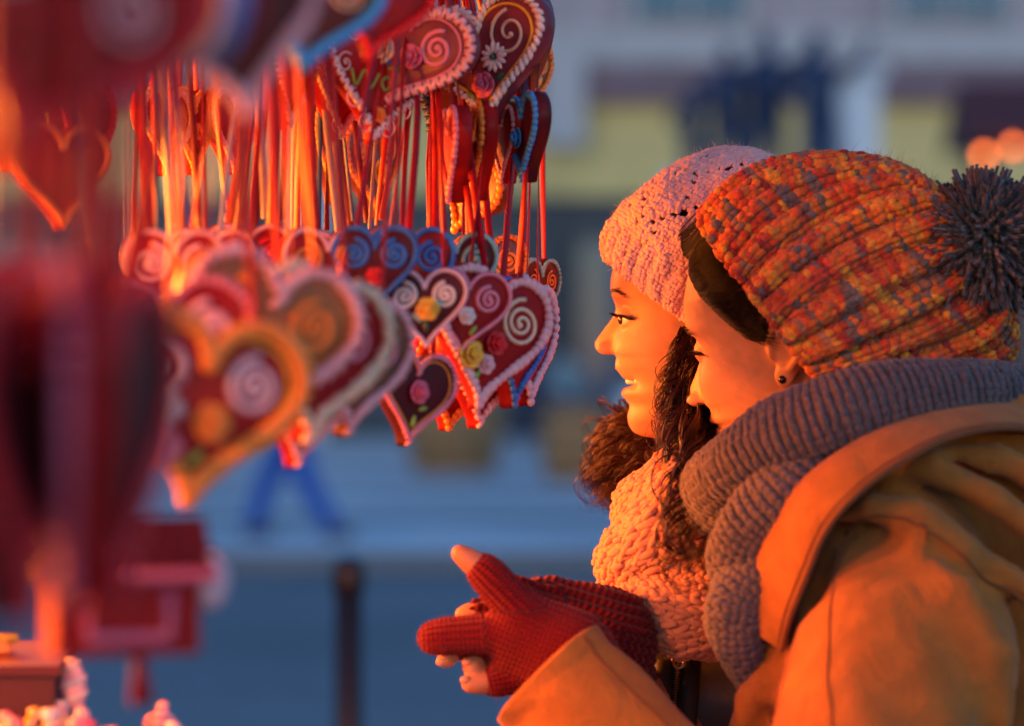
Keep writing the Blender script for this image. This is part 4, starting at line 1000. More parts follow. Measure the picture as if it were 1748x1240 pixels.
# loose curls
def curls(guides, nper, spread, r, seed, curl_r=.006, turns=5, n=42, name='hair', parent=None, org=None, m=None):
    g = np.random.default_rng(seed); cs = []; rs = []
    for gd in guides:
        pts, sp, cr, tn, cnt = gd[:5]; tight = len(gd) > 5; base = spline(np.array(pts), n); T, N, B = frames(base)
        for lk in range(max(1, cnt // 7)):
            off = g.normal(0, 1, 2) * sp; ph = g.uniform(0, 6.28); tn2 = tn * g.uniform(.75, 1.25); cr2 = cr * g.uniform(.6, 1.4); end = g.uniform(.72, 1.0)
            for i in range(7):
                o2 = off + g.normal(0, 1, 2) * sp * (.14 if tight else .34); p2 = ph + g.normal(0, .16 if tight else .5); s = np.linspace(0, 1, n)
                si = s * end * g.uniform(.92, 1.0); I = lambda A_: np.stack([np.interp(si, s, A_[:, k]) for k in range(3)], 1)
                grow = np.minimum(1, .25 + s * 1.3); a = p2 + 2 * math.pi * tn2 * s**1.15
                env = np.clip(s * 3, 0, 1) * cr2
                c = I(base) + I(N) * (o2[0] * grow + env * np.cos(a))[:, None] + I(B) * (o2[1] * grow + env * np.sin(a))[:, None]
                cs.append(c); rs.append(r * g.uniform(.6, 1.3))
    v, q = strands(np.array(cs), np.array(rs)); return mk(name, v - org, q, m, parent)
gA = [  # (guide points, spread, curl radius, turns, strands)
    (PP([(1175, 560, 2.90), (1165, 640, 2.885), (1172, 720, 2.88), (1158, 790, 2.82), (1162, 840, 2.785)]), .009, .006, 3.5, 240),
    (PP([(1190, 570, 2.90), (1185, 660, 2.88), (1190, 760, 2.86), (1190, 830, 2.79), (1198, 890, 2.75)]), .010, .006, 4, 260),
    (PP([(1210, 575, 2.92), (1205, 680, 2.90), (1212, 770, 2.86), (1218, 850, 2.80)]), .010, .007, 4, 170),
    (PP([(1180, 590, 2.89), (1160, 700, 2.86), (1170, 820, 2.765), (1140, 920, 2.72), (1180, 1010, 2.71)]), .005, .012, 2.5, 28, 1),
    (PP([(1185, 640, 2.88), (1178, 740, 2.83), (1162, 820, 2.75), (1145, 900, 2.69), (1135, 960, 2.68), (1172, 1005, 2.68)]), .005, .012, 2.4, 42, 1),
    (PP([(1195, 640, 2.88), (1188, 740, 2.83), (1180, 830, 2.745), (1165, 910, 2.69), (1185, 975, 2.68), (1145, 1030, 2.675)]), .005, .012, 2.6, 42, 1),
    (PP([(1175, 620, 2.885), (1160, 730, 2.84), (1138, 810, 2.76), (1148, 880, 2.70), (1112, 945, 2.69)]), .005, .012, 2.2, 35, 1),
    (PP([(1170, 600, 2.89), (1140, 690, 2.87), (1150, 780, 2.82)]), .005, .008, 2, 50),
    (PP([(1190, 620, 2.88), (1180, 780, 2.79), (1200, 900, 2.725), (1130, 1015, 2.705)]), .004, .014, 2., 21, 1),
    # far side of the neck, falling in front of the far shoulder
    (PP([(1150, 690, 3.05), (1115, 740, 3.05), (1082, 785, 3.03), (1070, 835, 3.01), (1058, 875, 3.0)]), .012, .011, 3.5, 420),
    (PP([(1130, 680, 3.06), (1095, 725, 3.06), (1062, 775, 3.05), (1052, 830, 3.03), (1064, 866, 3.02)]), .012, .011, 4, 420),
    (PP([(1160, 700, 3.05), (1110, 760, 3.04), (1090, 810, 3.02), (1075, 860, 3.0)]), .014, .009, 3, 320),
    (PP([(1120, 690, 3.06), (1080, 712, 3.07), (1050, 750, 3.07), (1035, 810, 3.05)]), .012, .014, 3.0, 84, 1),
]
curls(gA, 0, 0, .00062, 21, parent=A, org=pA, m=M['hair_brown'])
vh, qh = sdf_mesh(lambda X, Y, Z: smin(smin(esdf(X, Y, Z, cA + np.array([.018, 0, .035]), (.093, .0795, .088)), chain(X, Y, Z, PP([(1215, 560, 2.95), (1225, 700, 2.95), (1235, 850, 2.93)]), [.045, .035, .02], .03), .03),
                                       chain(X, Y, Z, PP([(1160, 700, 3.05), (1085, 770, 3.04), (1058, 830, 3.03)]), [.024, .013, .006], .03), .03),
                  (.05, 2.84, 1.38), (.34, 3.13, 1.72), .004)
mk('hair_mass', vh - pA, qh, M['hair_brown'], A)
# scarf: three chunky wraps
M['peach_knit'] = mat('peach_wool', (.72, .31, .17), .9, .2, 60., .4, 500., sheen=.2)
sc_o = empty('scarf', (0, 0, 0)); sc_o.parent = A
def wrap(name, pts, rads, flat, nu, nv, m, parent, org, closed=False, ruck=.08, seed=1, flip=1, over=1.6, width=.36, lean=.4, swap=False, up=None, thick=.32, fz=500, fm=None, fl=.007, colfn=None, jit=.06):
    s0, L = tube_surface(PP(pts), rads, flat, up, closed, ruck, seed)
    s = (lambda u, v: s0(v, u)) if swap else s0
    fp = flip * (-1 if swap else 1)
    v, q, t, c, st = knit(s, nu, nv, width=width, over=over, lean=lean, flip=fp, seed=seed, thick=thick, colfn=colfn, jit=jit)
    pv, pq = grid_surf(s, nu, nv)
    o = mk(name, np.concatenate([v, pv]) - org, [np.concatenate([q, pq + len(v)]), t], m, parent)
    if fz:
        fv, fq = fuzz(st[0], st[1], fz, fl, .00025, seed); mk('wool_fibres', fv - org, fq, fm or m, o)
    return o
wrap('scarf_wrap', [(1230, 830, 2.98), (1190, 815, 2.88), (1145, 838, 2.84), (1108, 872, 2.86), (1098, 895, 2.93), (1135, 870, 3.02), (1215, 830, 3.04)], [.030, .036, .036, .034, .030, .03, .03], 1.0, 24, 56, M['peach_knit'], sc_o, pA, seed=3, jit=.13, ruck=.14)
wrap('scarf_wrap', [(1300, 900, 2.93), (1240, 870, 2.86), (1180, 890, 2.80), (1125, 930, 2.80), (1100, 970, 2.86), (1110, 980, 2.95), (1180, 940, 3.02)], [.040, .046, .050, .048, .044, .04, .035], 1.0, 30, 60, M['peach_knit'], sc_o, pA, seed=5, jit=.13, ruck=.14)
wrap('scarf_wrap', [(1290, 960, 2.90), (1240, 1000, 2.82), (1190, 1040, 2.775), (1145, 1035, 2.78), (1110, 990, 2.84), (1120, 940, 2.93)], [.045, .050, .048, .044, .040, .035], .9, 30, 50, M['peach_knit'], sc_o, pA, seed=9, jit=.13, ruck=.14)
# jacket
M['olive'] = mat('olive_nylon', (.045, .035, .028), .45, .2, 20., .25, 60., dist=.004)
M['olive_dark'] = mat('dark_lining', (.015, .012, .012), .6)
def jacketA(X, Y, Z):
    f = chain(X, Y, Z, [neckA + np.array([.06, 0, -.06]), neckA + np.array([.09, 0, -.25]), hipA + (0, 0, -.15)], [.12, .16, .17], .05)
    for s, el, wr in shA: f = smin(f, chain(X, Y, Z, [s + np.array([.05, 0, 0]), el, wr], [.085, .075, .055], .03), .03)
    f = smin(f, cap(X, Y, Z, P(1130, 1080, 2.92), P(1130, 1240, 2.90), .07, .08), .05)
    return f - .006 * np.abs(np.sin(Z * math.pi / .075)) + .003
vj, qj = sdf_mesh(jacketA, (-.1, 2.6, .6), (.8, 3.5, 1.48), .010); jo = mk('jacket', vj - pA, qj, M['olive'], A); tag(jo, 'dark olive quilted jacket')
z0, z1 = P(1158, 1128, 2.80), P(1148, 1260, 2.79)
for dx in (-.0030, .0030):
    cs = [lerp for lerp in [z0 + (z1 - z0) * t for t in np.linspace(0, 1, 30)]]
    b = MB()
    for p_ in cs: b.ell(p_ + (dx, 0, 0), (.0022, .0020, .0011), 6, 5)
    b.out('zip_teeth', M['stud'], jo, M=Tm(np.eye(3), -pA))
for s in (-1, 1):
    b = MB(); b.tube([z0 + (s*.012, .004, 0), z1 + (s*.012, .004, 0)], .010, 8); b.out('zip_facing', M['olive_dark'], jo, M=Tm(np.eye(3), -pA))
b = MB(); a = np.linspace(0, 2*math.pi, 17); b.tube(np.stack([.0055*np.cos(a), 0*a - .004, .0065*np.sin(a)], 1) + z0, .0018, 6, False); b.out('zip_pull', mat('brass', (.45, .25, .12), .3, metal=.9), jo, M=Tm(np.eye(3), -pA))
# trousers and boots for both women
M['trouser'] = mat('dark_trousers', (.02, .022, .03), .8)
M['boot'] = mat('brown_boot', (.06, .03, .018), .5)
def legs(parent, org, hip, foot):
    def f(X, Y, Z):
        g_ = None
        for ft in foot:
            kn = (hip + ft) / 2 + np.array([-.04, 0, .02])
            h_ = chain(X, Y, Z, [hip + np.array([0, (ft[1] - hip[1]) * .8, -.02]), kn, ft + (0, 0, .12)], [.108, .075, .058], .03)
            g_ = h_ if g_ is None else smin(g_, h_, .03)
        return g_
    lo = np.minimum(hip, np.min(foot, 0)) - .2; hi = np.maximum(hip, np.max(foot, 0)) + .2; lo[2] = .06; hi[2] = hip[2] + .14
    v, q = sdf_mesh(f, lo, hi, .018); mk('trousers', v - org, q, M['trouser'], parent)
    for ft in foot:
        v, q = sdf_mesh(lambda X, Y, Z: smax(smin(cap(X, Y, Z, ft + (-.14, 0, .04), ft + (.04, 0, .045), .042, .046), cap(X, Y, Z, ft + (.01, 0, .05), ft + (0, 0, .26), .056, .064), .04), .0 - Z, .004), ft + (-.22, -.1, -.01), ft + (.13, .1, .36), .01); mk('boot', v - org, q, M['boot'], parent)
legs(A, pA, hipA, ftA)
# ------------------------------------------------------------------ woman with the pompom hat (nearer)
Bp = empty('person', (.62, 2.75, 0)); tag(Bp, 'woman in orange melange pompom hat and camel wool coat leaning towards the hearts', 'person', 'women at the heart stall')
pB = np.array(Bp.location)
RB = rot_head(26, 13, 8)
nose_w = P(1178, 673, 2.86)
cB = nose_w - RB @ np.array([.1195, 0, -.037]); TB = Tm(RB, cB)
vB, qB, colB = head_mesh(PROF_B, (.0925, .010), (.1005, -.0495), -.0715, smile=.15, nw=1.05)
wB = vB @ RB.T + cB
neckB = cB + np.array([.10, -.02, -.155]); hipB = np.array([.66, 2.78, .95])
cuff = P(955, 1150, 2.60); elbB = P(1290, 1490, 2.52); shB0 = P(1545, 960, 2.60)
shB = [(shB0, elbB, P(985, 1135, 2.63)), (np.array([.36, 2.98, 1.36]), np.array([.30, 2.97, 1.03]), P(1030, 1130, 2.77))]
ftB = [np.array([.62, 2.66, 0]), np.array([.70, 2.90, 0])]
vb, qb = sdf_mesh(lambda X, Y, Z: figure(X, Y, Z, neckB, hipB, 0, shB, None, ftB), (-.05, 2.3, .002), (.95, 3.2, 1.52), .016)
# --- hands
def hand_left(X, Y, Z, e=0.):
    Dh = 2.63
    palm = smin(cap(X, Y, Z, P(985, 1115, Dh), P(885, 1085, Dh), .027 + e, .024 + e), cap(X, Y, Z, P(980, 1130, Dh + .01), P(878, 1125, Dh + .02), .026 + e, .019 + e), .02)
    palm = smin(palm, cap(X, Y, Z, P(960, 1085, Dh), P(880, 1040, Dh - .005), .022 + e, .015 + e), .018)
    return palm
DH = 2.63
FING = {
 'thumb': ([(905, 1062, DH - .006), (852, 1003, DH - .012), (822, 972, DH - .014), (786, 946, DH - .014)], [.0150, .0125, .0112, .0082]),
 'index': ([(885, 1082, DH - .004), (830, 1082, DH - .006), (775, 1085, DH - .006), (741, 1089, DH - .006)], [.0155, .0135, .0125, .0120]),
 'middle': ([(885, 1100, DH + .012), (825, 1095, DH + .016), (775, 1104, DH + .016), (762, 1126, DH + .010)], [.0130, .0115, .0100, .0078]),
 'ring': ([(890, 1125, DH + .018), (845, 1118, DH + .026), (815, 1128, DH + .022), (806, 1138, DH + .010)], [.0125, .0110, .0100, .0085]),
 'pinky': ([(900, 1145, DH + .014), (865, 1158, DH + .014), (838, 1164, DH + .010), (803, 1168, DH + .006)], [.0125, .0110, .0100, .0080])}
DR = 2.735
FINGR = {
 'r_index': ([(900, 1045, DR - .02), (850, 1045, DR - .04), (815, 1046, DR - .045), (790, 1050, DR - .045)], [.0110, .0100, .0092, .0075]),
 'r_middle': ([(905, 1060, DR - .01), (860, 1064, DR - .03), (825, 1066, DR - .035), (800, 1070, DR - .035)], [.0110, .0100, .0092, .0075]),
 'r_ring': ([(910, 1080, DR), (865, 1086, DR - .01), (835, 1090, DR - .01), (815, 1096, DR - .015)], [.0105, .0095, .0088, .0072]),
 'r_pinky': ([(920, 1100, DR + .01), (880, 1108, DR), (855, 1112, DR - .005), (840, 1116, DR - .01)], [.0095, .0085, .0080, .0068]),
 'r_thumb': ([(940, 1040, DR - .02), (900, 1020, DR - .03), (880, 1010, DR - .035), (868, 1008, DR - .035)], [.012, .0105, .0098, .0080])}
def fing_f(X, Y, Z, tab, keys, e=0., upto=1.0, base=None, k=.006):
    f = base
    for kk in keys:
        pts, rs = tab[kk]; p = spline(PP(pts), 9); r = np.interp(np.linspace(0, 1, 9), np.linspace(0, 1, len(rs)), rs) + e
        m = max(2, int(round(upto * 8)) + 1); g_ = chain(X, Y, Z, p[:m], r[:m], .004)
        f = g_ if f is None else smin(f, g_, k)
    return f
def palm_r(X, Y, Z, e=0.):
    return smin(cap(X, Y, Z, P(1040, 1085, DR), P(935, 1035, DR - .01), .034 + e, .024 + e), cap(X, Y, Z, P(1030, 1110, DR + .01), P(930, 1080, DR), .032 + e, .024 + e), .03)
lo, hi = P(700, 1250, 2.7) - (0, .2, 0), P(1090, 920, 2.7) + (.0, .15, 0)
vl, ql = sdf_mesh(lambda X, Y, Z: fing_f(X, Y, Z, FING, FING, 0, 1, hand_left(X, Y, Z)), (lo[0], 2.55, lo[2]), (hi[0], 2.74, hi[2]), .0018)
vr, qr = sdf_mesh(lambda X, Y, Z: fing_f(X, Y, Z, FINGR, FINGR, 0, 1, palm_r(X, Y, Z)), (lo[0], 2.64, lo[2]), (hi[0] + .02, 2.82, hi[2]), .0022)
bodyv = np.concatenate([wB, vb, vl, vr]); nsk = len(bodyv) - len(wB)
mk('body', bodyv - pB, np.concatenate([qB, qb + len(wB), ql + len(wB) + len(vb), qr + len(wB) + len(vb) + len(vl)]), M['skin'], Bp, col=np.concatenate([colB, np.tile(np.array([[.50, .20, .10]]), (nsk, 1))]))
TBl = TB.copy(); TBl[:3, 3] -= pB
brow_lash(vB, TBl, Bp, (.0925 - .0170, .0315, .0005), M['hair_dark'], lashdown=.12, seed=8, lidz=.0002)
es = RB @ np.array([-.0085, .0785, -.040]) + cB - pB
b = MB(); b.ell(es, (.0042, .0042, .0042), 14, 10); b.out('ear_stud', M['stud'], Bp)
# --- fingernails on the bare tips
for kk, dv in (('ring', (-.004, -.006, .004)), ('pinky', (-.004, -.005, .004)), ('middle', (-.004, -.005, -.002))):
    tip = P(*FING[kk][0][-1]); b = MB(); b.ell(tip + np.array(dv) - pB, (.0052, .0030, .0040), 10, 7); b.out('fingernail', M['nail'], Bp)
# --- gloves
def glove_mat(name, c, period, bump):
    m, n, l, bs = nodes(name); bs.inputs['Roughness'].default_value = .85; bs.inputs['Sheen Weight'].default_value = .08; bs.inputs['Specular IOR Level'].default_value = .15
    at = n.new('ShaderNodeAttribute'); at.attribute_name = 'knit'
    sp = n.new('ShaderNodeSeparateXYZ'); l.new(at.outputs['Vector'], sp.inputs[0])
    def mth(op, a, b_=None):
        q = n.new('ShaderNodeMath'); q.operation = op
        for i, z in enumerate((a, b_)):
            if z is None: continue
            if isinstance(z, (int, float)): q.inputs[i].default_value = z
            else: l.new(z, q.inputs[i])
        return q.outputs[0]
    w = 2*math.pi/period
    col = mth('MULTIPLY', sp.outputs[1], w)                       # across: columns
    zig = mth('ABSOLUTE', mth('SINE', mth('MULTIPLY', col, .5)))   # 0 in the groove, 1 on the ridge
    row = mth('SINE', mth('ADD', mth('MULTIPLY', sp.outputs[0], w*1.25), mth('MULTIPLY', zig, 2.2)))
    hgt = mth('ADD', mth('MULTIPLY', zig, .7), mth('MULTIPLY', row, .2))
    ns = n.new('ShaderNodeTexNoise'); ns.inputs['Scale'].default_value = 500; tc = n.new('ShaderNodeTexCoord'); l.new(tc.outputs['Object'], ns.inputs['Vector'])
    hgt = mth('ADD', hgt, mth('MULTIPLY', ns.outputs[0], .5))
    bp = n.new('ShaderNodeBump'); bp.inputs['Strength'].default_value = bump; bp.inputs['Distance'].default_value = period*.35
    l.new(hgt, bp.inputs['Height']); l.new(bp.outputs[0], bs.inputs['Normal'])
    mx = n.new('ShaderNodeMix'); mx.data_type = 'RGBA'; mx.inputs['A'].default_value = (c[0]*.8, c[1]*.7, c[2]*.7, 1); mx.inputs['B'].default_value = (*c, 1)
    l.new(ns.outputs[0], mx.inputs['Factor']); l.new(mx.outputs['Result'], bs.inputs['Base Color'])
    return m
M['glove'] = glove_mat('red_wool', (.17, .003, .007), .0050, 1.0)
M['glove_fuzz'] = mat('red_wool_fibre', (.42, .02, .03), .8)
def knit_coords(V, tab, axis_main, scale=1.):
    """along / across coordinates following the nearest finger"""
    best = np.full(len(V), 1e9); out = np.zeros((len(V), 3))
    segs = [(PP(p)[0], PP(p)[-1]) for p, r in tab.values()] + [axis_main]
    for i, (a, b_) in enumerate(segs):
        d = b_ - a; L = np.linalg.norm(d); d = d / L; t = (V - a) @ d; tc = np.clip(t, 0, L)
        dist = np.linalg.norm(V - a - tc[:, None]*d, axis=1) - (.018 if i == len(segs) - 1 else 0)
        up = np.cross(d, [0, 1., 0]); up /= np.linalg.norm(up); sd = np.cross(d, up)
        w = V - a - t[:, None]*d; ac = np.arctan2(w @ sd, w @ up) * .014 if i < len(segs) - 1 else w @ up
        m = dist < best; best[m] = dist[m]; out[m, 0] = t[m]; out[m, 1] = ac[m]
    return out
def displace(V, Q, at, period, amp):
    n = np.zeros_like(V); fn = np.cross(V[Q[:, 2]] - V[Q[:, 0]], V[Q[:, 3]] - V[Q[:, 1]])
    for k in range(4): np.add.at(n, Q[:, k], fn)
    n = unit(n); zig = np.abs(np.sin(at[:, 1]*math.pi/period)); row = np.sin(at[:, 0]*2*math.pi/period*1.25 + zig*2.2)
    return V + n*(amp*(zig - .6) + amp*.2*row)[:, None], n
def gl(X, Y, Z):
    e = .0028; f = hand_left(X, Y, Z, e)
    f = fing_f(X, Y, Z, FING, ['index'], e, 1, f)
    f = fing_f(X, Y, Z, FING, ['thumb'], e + .0012, .66, f)
    f = fing_f(X, Y, Z, FING, ['middle'], e, .60, f); f = fing_f(X, Y, Z, FING, ['ring'], e, .45, f); f = fing_f(X, Y, Z, FING, ['pinky'], e, .62, f)
    return smin(f, cap(X, Y, Z, P(975, 1125, DH), P(1090, 1260, DH - .03), .034, .036), .02)
vg, qg = sdf_mesh(gl, (lo[0], 2.55, lo[2] - .03), (hi[0] + .06, 2.74, hi[2]), .0014, 1)
at = knit_coords(vg, FING, (P(985, 1130, DH), P(880, 1090, DH))); vg2, ng = displace(vg, qg, at, .0050, .0011)
go = mk('glove', vg2 - pB, qg, M['glove'], Bp, attr=at); tag(go, 'red knitted fingerless glove with thumb raised')
fv, fq = fuzz(vg2, ng, 900, .004, .00018, 5); mk('glove_fibres', fv - pB, fq, M['glove_fuzz'], go)
def grr(X, Y, Z):
    e = .004; f = palm_r(X, Y, Z, e); f = fing_f(X, Y, Z, FINGR, ['r_index', 'r_middle', 'r_ring', 'r_pinky'], .003, .62, f)
    f = fing_f(X, Y, Z, FINGR, ['r_thumb'], e, .7, f)
    return smin(f, cap(X, Y, Z, P(1030, 1075, DR), P(1060, 1190, DR + .04), .038, .036), .02)
vg, qg = sdf_mesh(grr, (lo[0], 2.62, lo[2] - .03), (hi[0] + .06, 2.84, hi[2] + .01), .0020, 1)
M['glove_crochet'] = glove_mat('dark_red_crochet', (.12, .003, .007), .0085, 1.0)
at = knit_coords(vg, FINGR, (P(1050, 1085, DR), P(900, 1040, DR))); vg2, ng = displace(vg, qg, at, .0085, .0028)
go = mk('glove', vg2 - pB, qg, M['glove_crochet'], Bp, attr=at); tag(go, 'dark red crocheted glove behind the raised thumb')
fv, fq = fuzz(vg2, ng, 500, .004, .00018, 6); mk('glove_fibres', fv - pB, fq, M['glove_fuzz'], go)
# --- hat with melange yarn
PAL = np.array([[.60, .14, .015], [.50, .05, .012], [.66, .27, .02], [.15, .11, .10], [.28, .02, .02], [.55, .09, .02], [.36, .15, .08]])
ringsB = [(0, 1210, 402, 1395, 640, 2.80, .110), (.07, 1214, 378, 1432, 646, 2.80, .114), (.2, 1260, 328, 1528, 650, 2.80, .118), (.38, 1345, 284, 1640, 640, 2.805, .116), (.55, 1440, 268, 1712, 610, 2.80, .112), (.70, 1525, 280, 1722, 560, 2.79, .098), (.83, 1582, 318, 1690, 500, 2.775, .070), (.93, 1615, 362, 1660, 440, 2.76, .034), (1, 1632, 395, 1636, 400, 2.75, .002)]
hsB = hat_surface(ringsB, (.12, -.34))
NUB, NVB = 92, 64
def ribB(u, v):
    p = hsB(u, v); c = (hsB(u*0, v) + hsB(u*0 + .5, v))/2
    k = np.cos(2*math.pi*u*NUB/3.68)
    return p + unit(p - c)*(.0088*k*(1 - .5*v) + .005*np.sin(u*2*math.pi*4 + 1)*np.sin(v*7))[..., None]
tab = {}
def melange(I, J, g):
    gg = np.random.default_rng(77); n = NUB*NVB; seq = np.zeros(n + 50, int); i = 0
    while i < n:
        L = int(gg.integers(1, 4)); seq[i:i + L] = gg.choice(7, p=[.34, .15, .19, .11, .06, .12, .03]); i += L
    c = PAL[seq[J*NUB + I]]
    return np.clip(c*g.uniform(.72, 1.2, (len(I), 1)), 0, 1)
v, q, t, c, st = knit(ribB, NUB, NVB, width=.33, over=2.5, thick=.34, lean=.26, jit=.05, colfn=melange, flip=1, seed=4)
pv, pq = grid_surf(ribB, NUB, NVB); pc = np.tile(np.array([[.30, .07, .02]]), (len(pv), 1))
M['melange'] = mat('melange_wool', (.6, .2, .05), .85, .25, 400., .4, 700., sheen=.15, vcol=True)
hb = mk('knitted_hat', np.concatenate([v, pv]) - pB, [np.concatenate([q, pq + len(v)]), t], M['melange'], Bp, col=np.concatenate([c, pc])); tag(hb, 'orange, red and grey melange knitted hat')
g = np.random.default_rng(9); fi = g.integers(0, len(st[0]), 5000)
fv, fq = fuzz(st[0][fi], st[1][fi], 5000, .011, .00022, 9); fc = np.repeat(PAL[g.integers(0, 7, 5000)], 15, 0)
mk('hat_fibres', fv - pB, fq, M['melange'], hb, col=fc)
# pompom
pc_ = P(1682, 408, 2.725); g = np.random.default_rng(12); n = 5200
d = unit(g.normal(0, 1, (n, 3))); l = .058*g.uniform(.82, 1.10, n); l[:60] *= 1.16
e = unit(g.normal(0, 1, (n, 3))); tt = np.linspace(0, 1, 6)[None, :, None]
cv = pc_ + l[:, None, None]*(d[:, None]*(.15 + .85*tt) + .24*e[:, None]*tt**2) + np.array([0, 0, -.006])*tt**2
sv, sq = strands(cv, .0016*g.uniform(.8, 1.2, n), 4, taper=False)
cc = np.repeat(np.array([[.070, .058, .070]])*g.uniform(.5, 1.7, (n, 1)), 24, 0)
M['pom'] = mat('grey_wool', (.1, .09, .1), .85, .2, 300., sheen=.4, vcol=True)
po = mk('pompom', sv - pB, sq, M['pom'], hb, col=cc)
# --- dark hair under the hat
def onhead(x, y, z): return RB @ np.array([x, y, z]) + cB
nB, sB = (.0925, .010), (.1005, -.0495)
HL = .0095
def hairline(x, z): return .79*x - .61*z - HL
def capf(X, Y, Z):
    x, y, z = [(X - cB[0])*RB[0, k] + (Y - cB[1])*RB[1, k] + (Z - cB[2])*RB[2, k] for k in range(3)]
    return smax(skull(x, y, z, PROF_B, nB, sB, .0035), smax(hairline(x, z) + .006, -.035 - z, .004), .003)
vh, qh = sdf_mesh(capf, cB - .14, cB + .14, .003)
mk('hair_cap', vh - pB, qh, M['hair_dark'], Bp)
g = np.random.default_rng(15); cs = []
ztB, xtB = smooth_prof(PROF_B)
def skin_y(x, z, e):
    W_ = float(WH(z)) + e; Bx = (float(np.interp(z, ztB, xtB)) if x > 0 else float(BBK(z))) + e
    return W_*max(1 - min(abs(x)/max(Bx, 1e-3), .999)**2.35, 0)**(1/2.35)
for i in range(4200):
    t = g.uniform(0, .94); x0 = .088 - .074*t; z0 = (.79*x0 - HL)/.61 + abs(g.normal(0, .010)) - .005
    dx, dz = -.95 + .25*t, .45 - .75*t; L = g.uniform(.025, .05); sg = 1 if g.uniform() < .8 else -1
    k = g.normal(0, .10); pts = []
    for q_ in (0, .3, .6, 1):
        x, z = x0 + dx*L*q_, z0 + (dz + k)*L*q_
        pts.append(onhead(x, sg*skin_y(x, z, .0008 + .0062*min(1, q_*2) + .002*q_*g.uniform(-1, 1)), z))
    cs.append(pts)
sv, sq = strands(np.array(cs), .00040); mk('hair', sv - pB, sq, mat('dark_hair_strands', (.007, .004, .003), .4, .4, 60., spec=.35), Bp)
# nape hair falling behind the ear
b = MB()
vn, qn = sdf_mesh(lambda X, Y, Z: chain(X, Y, Z, [onhead(-.04, .062, -.02), onhead(-.055, .055, -.06), onhead(-.06, .04, -.11)], [.018, .022, .02], .01), cB - .2, cB + .2, .005); mk('hair_nape', vn - pB, qn, M['hair_dark'], Bp)
# --- ribbed grey scarf
M['grey_knit'] = mat('grey_wool_scarf', (.10, .072, .082), .9, .22, 80., .4, 500., sheen=.25)
so_ = empty('scarf', (0, 0, 0)); so_.parent = Bp
def rwrap(pts, rads, flat, ribs, rows, seed, closed=False, ruck=.10, fz=500):
    s0, L = tube_surface(PP(pts), rads, flat, None, closed, ruck, seed)
    def s(u, v):      # u along the roll (one rib each), v around it
        k = np.cos(2*math.pi*u*ribs); p = s0(v, u); c = (s0(v*0, u) + s0(v*0 + .5, u))/2
        return p + unit(p - c)*(.0026*k)[..., None]
    v, q, t, c, st = knit(s, ribs*2, rows, width=.40, over=1.7, thick=.36, lean=.30, jit=.05, flip=-1, seed=seed)
    u = np.linspace(0, 1, ribs*6 + 1); w = np.linspace(0, 1, rows + 1); U, Vv = np.meshgrid(u, w, indexing='ij'); pv = s(U.ravel(), Vv.ravel()); m = rows + 1
    I, J = np.meshgrid(np.arange(ribs*6), np.arange(rows), indexing='ij'); I = I.ravel(); J = J.ravel(); pq = np.stack([I*m + J, (I + 1)*m + J, (I + 1)*m + J + 1, I*m + J + 1], 1)
    o = mk('scarf_roll', np.concatenate([v, pv]) - pB, [np.concatenate([q, pq + len(v)]), t], M['grey_knit'], so_)
    fv, fq = fuzz(st[0], st[1], fz, .005, .0002, seed); mk('wool_fibres', fv - pB, fq, M['grey_knit'], o)
rwrap([(1790, 684, 2.74), (1690, 672, 2.66), (1580, 680, 2.615), (1460, 706, 2.595), (1350, 748, 2.61), (1275, 800, 2.655), (1240, 835, 2.73), (1270, 800, 2.85), (1380, 740, 2.93)], [.024, .025, .029, .033, .036, .037, .036, .033, .03], 1.15, 78, 26, 31, fz=900)
rwrap([(1480, 760, 2.64), (1400, 785, 2.60), (1340, 840, 2.585), (1290, 900, 2.60), (1268, 960, 2.63), (1290, 1010, 2.67), (1330, 1040, 2.70)], [.018, .022, .025, .026, .026, .022, .018], 1.1, 36, 24, 33)
rwrap([(1345, 900, 2.64), (1298, 970, 2.605), (1262, 1030, 2.60), (1264, 1095, 2.615), (1292, 1165, 2.635)], [.018, .022, .024, .021, .014], 1.0, 24, 20, 35)
